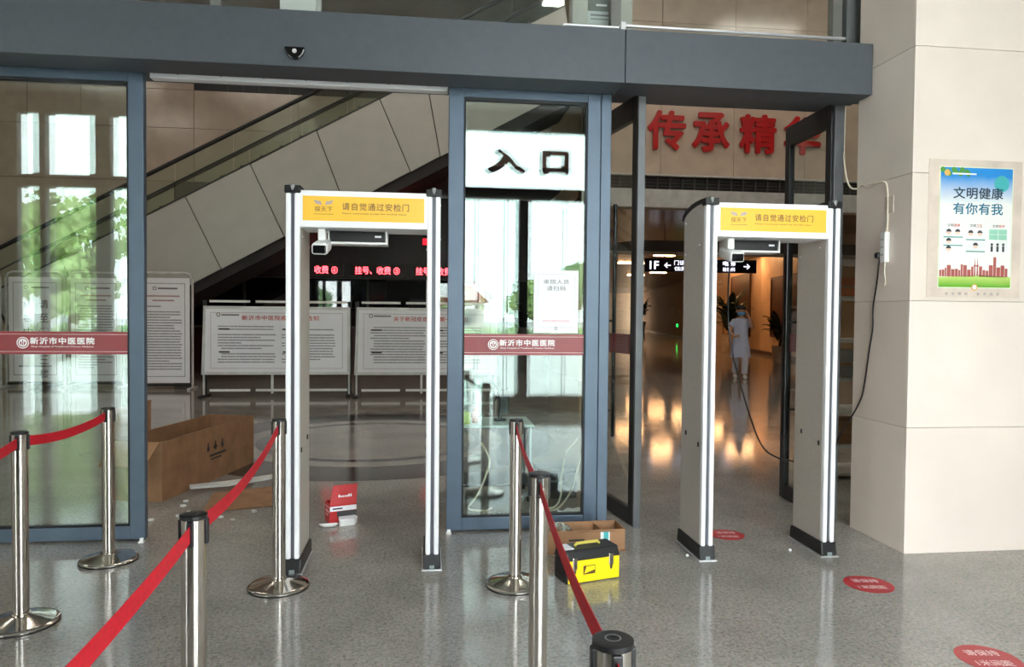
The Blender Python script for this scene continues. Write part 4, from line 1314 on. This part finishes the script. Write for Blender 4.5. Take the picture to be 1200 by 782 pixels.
cb = open_box('flat open brown carton between the tool box and the central leaf', (0.70, 4.38, 0), math.radians(2.5), 0.575, 0.20, 0.135, CARD, th=0.005)
fl_ = [(0.0, 0.0), (0.50, 0.0)] + [(0.50 + 0.065 * math.sin(k * PI / 8), 0.065 - 0.065 * math.cos(k * PI / 8)) for k in range(9)] + [(0.0, 0.13)]
MB().prism(fl_, -0.030, -0.025, 'y').build('flap', CARD, cb)
tp = MB().box(0.405, 0.465, -0.0315, -0.0300, 0.03, 0.13).build('tape', mat('white_tape', (226, 230, 230), 0.5), cb)
MB().box(0.425, 0.455, -0.0325, -0.0315, 0.03, 0.13).build('tape_stripe', mat('teal_print', (70, 176, 178), 0.5), tp)
MB().xz(0.20, 0.30, 0.078, 0.090, -0.0305).build('painted_slot', INK, cb)  # no hole cut; a flat dark sheet stands in for its shade
MB().box(0.0, 0.575, -0.025, 0.0, 0.0, 0.004).build('hinge_strip', CARD, cb)
for x in (0.24, 0.42):
    MB().box(x, x + 0.005, 0.006, 0.194, 0.006, 0.125).build('divider', CARD, cb)
rnd = random.Random(9)
vs = [(0.01 + 0.22 * i / 6, 0.01 + 0.18 * j_ / 4, 0.125 + 0.02 * rnd.random()) for j_ in range(5) for i in range(7)]
MB().add(vs, [(j_ * 7 + i, j_ * 7 + i + 1, (j_ + 1) * 7 + i + 1, (j_ + 1) * 7 + i) for j_ in range(4) for i in range(6)]).build('plastic_film', glass('film_glass', (0.9, 0.93, 0.95), 0.18), cb)

# ------------------------------------------------------------------ floor stickers
STICK = mat('red_floor_sticker', (176, 36, 46), 0.35, var=0.08)
for x, y, r, lab in ((2.06, 4.644, 0.115, 'red round floor sticker between the uprights of the detector by the pillar'),
                     (2.474, 3.699, 0.130, 'red round floor sticker in front of the detector by the pillar'),
                     (2.463, 2.829, 0.130, 'red round floor sticker furthest from the doors')):
    t = thing('floor_sticker', lab, 'sticker', (x, y, 0), math.radians(-8), 'distance stickers on the floor')
    MB().lathe([(r, 0.0), (r, 0.0012)], 40).build('disc', STICK, t)
    wmat = mat('sticker_white', (232, 200, 200), 0.5)
    text('lettering', '请保持', r * 1.15, r * 0.42, wmat, t, (0, 0.05 * r / 0.13, 0.0018), rot=(-PI / 2, 0, 0), bold=0.02)
    text('lettering', '1米间距', r * 1.2, r * 0.42, wmat, t, (0.0, -0.045 * r / 0.13, 0.0018), rot=(-PI / 2, 0, 0), bold=0.02)

# ------------------------------------------------------------------ wall poster on the pillar
ps = thing('wall_poster', 'blue and green health poster glued to the stone pillar', 'poster', (3.451, PY, 1.69))
MB().box(-0.325, 0.318, -0.004, 0, -0.065, 0.80).build('backing_sheet', mat('beige_backing', (214, 198, 184), 0.5), ps)
PW, PH = 0.248, 0.75
MB().box(-PW - 0.006, PW + 0.006, -0.0055, -0.004, -0.006, PH + 0.006).build('pale_border', mat('pale_green_edge', (222, 232, 200), 0.5), ps)
sk = MB().box(-PW, PW, -0.0065, -0.0055, 0.0, PH)
sk = sk.build('printed_sky', gradient('poster_sky', (236, 238, 232), (40, 140, 214), 0.52, 0.70), ps)
Yp = -0.0072
MB().add([(-PW, Yp, 0.0), (PW, Yp, 0.0), (PW, Yp, 0.068), (0.05, Yp, 0.075), (-PW, Yp, 0.062)], [(0, 1, 2, 3, 4)]).build('printed_grass', gradient('poster_grass', (92, 168, 40), (196, 220, 120), 0.0, 0.07), ps)
x = -PW + 0.004
rnd = random.Random(4)
while x < PW - 0.02:
    wd = 0.010 + 0.018 * rnd.random()
    h = 0.03 + 0.045 * rnd.random()
    if abs(x - 0.0) < 0.014:
        MB().add([(x, Yp, 0.072), (x + 0.012, Yp, 0.072), (x + 0.007, Yp, 0.18), (x + 0.005, Yp, 0.18)], [(0, 1, 2, 3)]).build('printed_tower', mat('skyline_red', (176, 92, 84), 0.5), ps)
        MB().disc(x + 0.006, 0.135, 0.008, Yp - 0.0004, 12).build('printed_tower_ball', mat('skyline_red', (176, 92, 84), 0.5), ps)
        x += 0.018
        continue
    if x > 0.11 and x < 0.14:
        h = 0.12
    MB().xz(x, min(x + wd, PW - 0.003), 0.066, 0.072 + h, Yp).build('printed_building', mat('skyline_red', (176, 92, 84), 0.5), ps)
    x += wd + 0.003
text('lettering', '文明健康', 0.345, 0.073, mat('poster_navy', (26, 56, 76), 0.5), ps, (0.012, Yp, 0.592), bold=0.018, space=1.05)
text('lettering', '有你有我', 0.345, 0.073, mat('poster_teal', (30, 110, 140), 0.5), ps, (0.012, Yp, 0.494), bold=0.018, space=1.05)
for i, (cx, a, b) in enumerate(((-0.155, '文明', '健康'), (0.0, '文明', '卫生'), (0.155, '文明', '有序'))):
    text('caption', a, 0.042, 0.019, INK, ps, (cx - 0.020, Yp, 0.388), bold=0.01)
    text('caption', b, 0.042, 0.019, REDINK, ps, (cx + 0.025, Yp, 0.388), bold=0.01)
    pc = MB().xz(cx - 0.066, cx + 0.066, 0.222, 0.370, Yp).build('picture_card', mat('card_white', (236, 240, 236), 0.5), ps)
    hair_m, face_m = mat('print_dark', (60, 60, 66), 0.5), mat('print_face', (236, 206, 186), 0.5)
    if i == 2:
        for r_ in range(2):
            for c_ in range(2):
                MB().xz(cx - 0.062 + c_ * 0.063, cx - 0.002 + c_ * 0.063, 0.302 + r_ * 0.034, 0.334 + r_ * 0.034, Yp - 0.0004).build('printed_tile', mat('print_mint', (150, 206, 180), 0.5), pc)
        for c_ in range(3):
            MB().xz(cx - 0.050 + c_ * 0.04, cx - 0.034 + c_ * 0.04, 0.226, 0.262, Yp - 0.0004).build('printed_figure', hair_m, pc)
            MB().disc(cx - 0.042 + c_ * 0.04, 0.272, 0.009, Yp - 0.0004, 10).build('printed_head', hair_m, pc)
    else:
        spots = ((-0.03, 0.345), (0.03, 0.345), (-0.03, 0.288), (-0.03, 0.240)) if i == 0 else ((-0.035, 0.34), (0.028, 0.34), (0.0, 0.262))
        for dx, z in spots:
            MB().disc(cx + dx, z, 0.017, Yp - 0.0004, 14).build('printed_face', face_m, pc)
            MB().add([(cx + dx + 0.018 * math.cos(k * PI / 8), Yp - 0.0008, z + 0.002 + 0.018 * math.sin(k * PI / 8)) for k in range(9)], [tuple(range(9))]).build('printed_hair', hair_m, pc)
        for z in ((0.314, 0.262) if i == 0 else (0.30, 0.226)):
            MB().xz(cx - 0.066, cx + 0.066, z - 0.004, z + 0.003, Yp - 0.0004).build('printed_bar', mat('print_teal_bar', (80, 150, 140), 0.5), pc)
MB().disc(0.172, 0.655, 0.052, Yp, 24).build('printed_badge', mat('badge_teal', (70, 176, 180), 0.5), ps)
for k in range(9):
    MB().disc(-0.235 + 0.022 * k + 0.01 * (k % 2), 0.735 - 0.012 * (k % 3), 0.018, Yp - 0.0002 * (1 + k % 2), 8).build('printed_foliage', mat('print_green', (84, 150, 60), 0.5), ps)
MB().disc(-0.205, 0.715, 0.020, Yp - 0.0008, 18).build('printed_emblem', mat('print_gold', (214, 170, 90), 0.5), ps)
MB().xz(-0.17, -0.005, 0.706, 0.716, Yp - 0.0008).build('printed_text', PAPER, ps)
MB().disc(-0.001, 0.0, 0.022, Yp - 0.0010, 20).build('printed_seal', mat('print_gold', (214, 170, 90), 0.5), ps)
MB().disc(-0.001, 0.0, 0.014, Yp - 0.0016, 20).build('printed_seal_core', PAPER, ps)
for k, cx in enumerate((-0.19, -0.145, -0.10, -0.055, 0.03, 0.075, 0.12, 0.165)):
    text('lettering', '讲文明树新风尚'[k % 7], 0.020, 0.020, GREYINK, ps, (cx, -0.0046, -0.042))

# paper notice on the central leaf
nt = thing('paper_notice', 'white printed notice taped to the central glass leaf above the maroon strip', 'notice', (0.900, FY + 0.0112, 1.582))
MB().box(-0.156, 0.156, -0.0008, 0.0, -0.216, 0.216).build('sheet', PAPER, nt)
b = MB()
for a, e, c, d in ((-0.130, 0.130, -0.175, -0.173), (-0.130, 0.130, 0.188, 0.190), (-0.130, -0.128, -0.175, 0.19), (0.128, 0.130, -0.175, 0.19)):
    b.xz(a, e, c, d, -0.0012)
b.build('printed_border', mat('faint_print', (196, 196, 204), 0.5), nt)
text('lettering', '来院人员', 0.178, 0.033, GREYINK, nt, (0, -0.0013, 0.138), bold=0.004, space=1.1)
text('lettering', '请扫码', 0.132, 0.033, GREYINK, nt, (0, -0.0013, 0.093), bold=0.004, space=1.1)
text('lettering', '进院请出示健康码 配合体温检测', 0.19, 0.014, mat('pink_ink', (226, 130, 150), 0.5), nt, (0, -0.0013, -0.132))
MB().ring(0, -0.184, 0.007, 0.011, -0.0014, 16).build('printed_seal', GREYINK, nt)

# ------------------------------------------------------------------ wiring on the pillar
WIRE = mat('ivory_wire', (226, 216, 196), 0.5)
wp = [(2.998, 4.875, 3.0), (2.998, 4.88, 2.85), (2.985, 4.86, 2.68), (2.985, 4.83, 2.52), (2.995, 4.79, 2.42), (3.006, 4.72, 2.395), (3.010, 4.665, 2.412), (3.010, 4.60, 2.385), (3.010, 4.50, 2.395), (3.010, 4.42, 2.385), (3.010, 4.395, 2.33), (3.010, 4.385, 2.20), (3.010, 4.39, 2.05)]
tag(MB().tube(smoothpath(wp), 0.006, 8).build('white_wire', WIRE, smooth=True), 'white wire drooping from the header across the pillar to the socket strip', 'wire')
sp = thing('socket_strip', 'white power socket strip hanging on the side of the pillar', 'power strip', (WX - 0.002, 4.388, 1.955))
MB().box(-0.036, 0.0, -0.028, 0.028, -0.10, 0.10).build('body', WHITE, sp, bev=0.008)
for z in (-0.05, 0.0, 0.05):
    for s in (-1, 1):
        MB().box(-0.0375, -0.036, s * 0.008 - 0.002, s * 0.008 + 0.002, z - 0.006, z + 0.006).build('socket_slot', BLACK, sp)
MB().tube(smoothpath([(-0.012, 0.0, -0.10), (-0.012, 0.006, -0.16), (-0.010, -0.004, -0.22), (-0.010, 0.004, -0.25)]), 0.005, 8).build('spare_cord', WIRE, sp, smooth=True)
pb = thing('power_cord', 'black plug and power cord hanging down the side of the pillar', 'power cord', (0, 0, 0))
MB().lathe([(0.010, -0.02), (0.022, -0.015), (0.024, 0.01), (0.014, 0.02)], 14, c=(2.985, 4.44, 1.905)).build('plug', BLACK, pb, smooth=True)
MB().tube(smoothpath([(2.995, 4.44, 1.89), (3.004, 4.47, 1.75), (3.008, 4.515, 1.564), (3.008, 4.515, 1.42), (3.008, 4.547, 1.274), (3.008, 4.59, 1.05), (3.006, 4.63, 0.92), (2.995, 4.74, 0.76), (2.97, 4.84, 0.60), (2.95, 4.84, 0.40), (2.93, 4.80, 0.012)]), 0.005, 8).build('cord', BLACK, pb, smooth=True)
bp_ = thing('blank_plate', 'square pale blanking plate on the side of the pillar above the socket strip', 'cover plate', (WX, 4.378, 2.232))
MB().box(-0.006, 0, -0.046, 0.046, -0.055, 0.055).build('plate', mat('plate_beige', (208, 194, 178), 0.5), bp_, bev=0.003)
for z in (-0.035, 0.035):
    MB().tube([(-0.008, 0, z), (-0.004, 0, z)], 0.004, 8).build('screw', ALU, bp_)

# ------------------------------------------------------------------ things behind the central leaf
TEALMETAL = mat('trolley_steel', (150, 160, 166), 0.3, 0.7)
tl = thing('equipment_trolley', 'steel trolley with glass top behind the central glass leaf', 'trolley', (0.22, 5.62, 0))
for x in (0.0, 0.60):
    for y in (0.0, 0.42):
        MB().tube([(x + 0.02, y, 0.05), (x + 0.02, y, 0.60)], 0.014, 8).build('leg', TEALMETAL, tl, smooth=True)
        MB().lathe([(0.012, 0.0), (0.026, 0.008), (0.026, 0.044), (0.012, 0.052)], 12, c=(x + 0.02, y, 0)).build('castor', BLACK, tl, smooth=True)
MB().box(-0.01, 0.65, -0.03, 0.45, 0.60, 0.618).build('top', mat('frosted_top', (200, 216, 214), 0.3), tl, bev=0.004)
MB().box(0.0, 0.64, -0.01, 0.43, 0.13, 0.15).build('shelf', BLACK, tl, bev=0.004)
ab = thing('acrylic_box', 'clear acrylic box with yellow sponge on the trolley', 'box', (0.24, 5.66, 0.618))
for a, b, c, d in ((0, 0.22, 0, 0.006), (0, 0.22, 0.174, 0.18), (0, 0.006, 0.006, 0.174), (0.214, 0.22, 0.006, 0.174)):
    MB().box(a, b, c, d, 0, 0.34).build('wall_sheet', GLASS2, ab)
MB().box(0.01, 0.13, 0.02, 0.12, 0.0, 0.09).build('sponge', mat('lime_sponge', (206, 214, 70), 0.8), ab, bev=0.012)
MB().lathe([(0.028, 0.0), (0.03, 0.07), (0.012, 0.10), (0.012, 0.12)], 14, c=(0.17, 0.10, 0)).build('red_bottle', mat('salmon_bottle', (206, 110, 92), 0.4), ab, smooth=True)
mn = thing('monitor_arm', 'black monitor arm clamped on the trolley behind the central leaf', 'monitor arm', (0.62, 5.84, 0.618))
MB().tube(smoothpath([(0, 0, 0), (0.0, 0, 0.20), (-0.04, 0, 0.30), (-0.10, 0, 0.33)]), 0.016, 8).build('arm', BLACK, mn, smooth=True)
MB().box(-0.05, 0.05, -0.03, 0.03, 0.0, 0.02).build('clamp', BLACK, mn, bev=0.004)
MB().box(0.0, 0.075, -0.015, 0.015, 0.05, 0.26).build('screen', BLACK, mn, bev=0.006)
kb = thing('black_case', 'black equipment case on the floor behind the central leaf', 'case', (0.92, 5.70, 0))
MB().box(0, 0.32, 0, 0.24, 0, 0.21).build('body', BLACK, kb, bev=0.012)
MB().box(-0.004, 0.324, -0.004, 0.244, 0.21, 0.25).build('lid', BLACK, kb, bev=0.012)
MB().tube(smoothpath([(0.10, -0.01, 0.17), (0.10, -0.035, 0.15), (0.22, -0.035, 0.15), (0.22, -0.01, 0.17)]), 0.009, 8).build('handle', GREYINK, kb, smooth=True)
for pts, lab in (([(1.30, 5.5, 0.60), (1.22, 5.46, 0.40), (1.14, 5.40, 0.16), (1.04, 5.36, 0.03), (0.96, 5.33, 0.008), (0.80, 5.34, 0.008)], 'thick white cable dropping to the floor behind the central leaf'),
                 ([(1.20, 5.5, 0.52), (1.10, 5.45, 0.42), (1.06, 5.42, 0.25), (1.05, 5.40, 0.10), (1.00, 5.38, 0.02), (0.90, 5.40, 0.008)], 'thin white cable looping beside the thick white one'),
                 ([(0.44, 5.50, 0.50), (0.50, 5.46, 0.38), (0.47, 5.44, 0.25), (0.40, 5.42, 0.10), (0.34, 5.42, 0.012), (0.46, 5.36, 0.008), (0.52, 5.42, 0.012)], 'white cable loop hanging under the trolley')):
    tag(MB().tube(smoothpath(pts), 0.008, 8).build('white_cable', WIRE, smooth=True), lab, 'cable')
pp = thing('crumpled_paper', 'crumpled white paper on the floor behind the central leaf', 'paper', (1.12, 5.20, 0))
rnd = random.Random(5)
vs = [(0.24 * i / 6 - 0.12, 0.18 * j / 5 - 0.09, 0.004 + 0.035 * rnd.random()) for j in range(6) for i in range(7)]
MB().add(vs, [(j * 7 + i, j * 7 + i + 1, (j + 1) * 7 + i + 1, (j + 1) * 7 + i) for j in range(5) for i in range(6)]).build('sheet', PAPER, pp)

# storage rack glimpsed beside the pillar
rk = thing('storage_rack', 'steel storage rack glimpsed between the swing door and the pillar', 'rack', (3.66, 6.2, 0))
for x in (0.0, 0.66):
    for y in (0.0, 0.4):
        MB().box(x, x + 0.03, y, y + 0.03, 0, 2.1).build('post', DARKFRAME, rk)
for z in (0.02, 0.28, 0.60, 0.90, 1.26, 1.66, 2.0):
    MB().box(0.0, 0.69, -0.005, 0.435, z, z + 0.03).build('shelf', WHITE, rk)
for z, m_, h_, lab, nm in ((0.31, CARD, 0.22, 'brown carton on the low shelf of the storage rack', 'shelf_carton'), (0.93, mat('silver_film', (190, 194, 196), 0.15, 0.8, bump=0.9, bscale=25), 0.26, 'package in crumpled silver film on the storage rack', 'film_package'),
                           (1.69, mat('orange_carton', (196, 104, 60), 0.6), 0.18, 'orange carton on an upper shelf of the storage rack', 'orange_carton')):
    q = thing(nm, lab, 'package', (3.70, 6.24, z))
    MB().box(0, 0.5, 0, 0.3, 0, h_).build('body', m_, q, bev=0.01)
    MB().box(0.0, 0.5, -0.001, 0.001, h_ * 0.5 - 0.015, h_ * 0.5 + 0.015).build('tape', mat('tan_tape', (170, 130, 90), 0.4), q)

# boxes standing on the track housing above the header
q = thing('control_box', 'grey control box with printed label standing behind the glazing above the header', 'control box', (1.24, 5.06, HZ1))
MB().box(-0.21, 0.23, 0, 0.12, 0, 0.55).build('body', mat('box_grey', (186, 184, 176), 0.5), q, bev=0.006)
lb = MB().box(-0.10, 0.09, -0.002, 0, 0.22, 0.40).build('label', mat('label_pale', (196, 204, 204), 0.5), q)
MB().box(-0.10, 0.09, -0.004, -0.002, 0.31, 0.40).build('label_band', mat('label_grey', (110, 112, 110), 0.5), lb)
MB().xz(-0.04, 0.04, 0.345, 0.36, -0.0045).build('printed_text', PAPER, lb)
MB().xz(-0.08, 0.07, 0.275, 0.288, -0.0025).xz(-0.08, 0.05, 0.25, 0.258, -0.0025).build('printed_text', GREYINK, lb)
q = thing('white_junction_box', 'plain white box behind the glazing above the black sensor', 'box', (-0.86, 5.06, HZ1))
MB().box(-0.125, 0.115, 0, 0.12, 0, 0.7).build('body', WHITE, q, bev=0.006)
MB().box(0.118, 0.145, 0.02, 0.06, 0, 0.7).build('conduit', BOARDFRAME, q)

# ------------------------------------------------------------------ dark inlay in the hall floor
def arc_plate(label, cx, cy, r0, r1, a0, a1, n=20):
    vs = []
    for i in range(n + 1):
        a = math.radians(a0 + (a1 - a0) * i / n)
        vs += [(cx + r0 * math.cos(a), cy + r0 * math.sin(a), 0.0008), (cx + r1 * math.cos(a), cy + r1 * math.sin(a), 0.0008)]
    fs = [(2 * i, 2 * i + 1, 2 * i + 3, 2 * i + 2) for i in range(n)]
    return MB().add(vs, fs)


flo = bpy.data.objects['floor']
arc_plate('', -0.6, 8.6, 1.55, 2.15, 0, 360, 48).build('inlay_ring', INLAY, flo)
arc_plate('', -0.6, 8.6, 1.20, 1.32, 0, 360, 40).build('inlay_ring', INLAY, flo)
# ------------------------------------------------------------------ outside: trees, hedge, house (seen mirrored in the glass)
LEAVES = [mat('leaf_green_%d' % i, c, 0.6, var=0.35, scale=1.2) for i, c in enumerate(((176, 200, 128), (148, 180, 132), (184, 204, 150)))]


def tree(label, x, y, h, r, m, seed, n=1500):
    rnd = random.Random(seed)
    t = thing('tree', label, 'tree', (x, y, -0.16), 0, 'trees outside the entrance')
    MB().tube([(0, 0, 0), (0.05, 0, h * 0.3), (0, 0.05, h * 0.7)], [r * 0.09, r * 0.07, r * 0.03], 8).build('trunk', mat('bark', (88, 74, 60), 0.9), t)
    cs = [(rnd.uniform(-.5, .5) * r, rnd.uniform(-.5, .5) * r, h * rnd.uniform(0.45, 0.85), r * rnd.uniform(0.35, 0.6)) for _ in range(9)]
    vs, fs = [], []
    for i in range(n):
        cx, cy, cz, cr = cs[i % 9]
        d = Vector((rnd.gauss(0, 1), rnd.gauss(0, 1), rnd.gauss(0, 1))).normalized() * cr * rnd.uniform(0.7, 1.0)
        p = Vector((cx, cy, cz)) + d
        a = Vector((rnd.gauss(0, 1), rnd.gauss(0, 1), rnd.gauss(0, 1))).normalized()
        b = a.cross(d).normalized()
        s = r * 0.075
        o = len(vs)
        vs += [p - a * s - b * s * .6, p + a * s - b * s * .6, p + a * s * 1.2 + b * s * .6, p - a * s + b * s * .6]
        fs.append((o, o + 1, o + 2, o + 3))
    c = MB().add(vs, fs).build('crown', m, t)
    c['kind'] = 'stuff'
    return t


for i, (x, y, h, r, lab) in enumerate(((-11.8, -15.5, 5.2, 2.2, 'leafy green tree outside, mirrored in the left glass leaf'),
                                       (-8.6, -19.0, 4.6, 1.8, 'smaller tree outside beside the one mirrored in the left leaf'),
                                       (0.9, -30.0, 3.0, 1.4, 'low round tree outside near the red roofed house'),
                                       (6.8, -39.0, 4.0, 1.9, 'dark tree outside, mirrored mid pane in the central leaf'),
                                       (9.6, -36.0, 5.0, 2.0, 'taller tree outside mirrored beside the paper notice'),
                                       (14.5, -37.0, 4.4, 2.2, 'spreading tree outside beyond the taller one'))):
    tree(lab, x, y, h, r, LEAVES[i % 3], 30 + i)
hg = thing('hedge', 'long clipped hedge across the forecourt', 'hedge', (0, -22.0, -0.16))
rnd = random.Random(77)
vs, fs = [], []
for i in range(4000):
    p = Vector((rnd.uniform(-25, 25), rnd.uniform(-0.4, 0.4), rnd.uniform(0.1, 1.0)))
    a = Vector((rnd.gauss(0, 1), rnd.gauss(0, 1), rnd.gauss(0, 1))).normalized() * 0.11
    b = a.cross(Vector((rnd.gauss(0, 1), rnd.gauss(0, 1), rnd.gauss(0, 1)))).normalized() * 0.09
    o = len(vs)
    vs += [p - a - b, p + a - b, p + a + b, p - a + b]
    fs.append((o, o + 1, o + 2, o + 3))
hf = MB().add(vs, fs).build('foliage', LEAVES[2], hg)
hf['kind'] = 'stuff'
MB().box(-25, 25, -0.3, 0.3, 0, 0.9).build('core', LEAVES[1], hg)
hs = thing('low_house', 'low pale house with red roof across the forecourt', 'house', (0.6, -36.0, -0.16))
MB().box(-3, 3, -2, 2, 0, 2.4).build('walls', mat('house_wall', (206, 196, 184), 0.8), hs)
MB().prism([(-3.3, 2.4), (3.3, 2.4), (2.2, 3.4), (-2.2, 3.4)], -2.3, 2.3, 'y').build('roof', mat('red_roof', (176, 92, 76), 0.7), hs)
for x in (-1.8, 0.0, 1.8):
    MB().box(x - 0.4, x + 0.4, 2.0, 2.04, 0.9, 1.9).build('window', mat('house_window', (70, 80, 88), 0.2), hs)
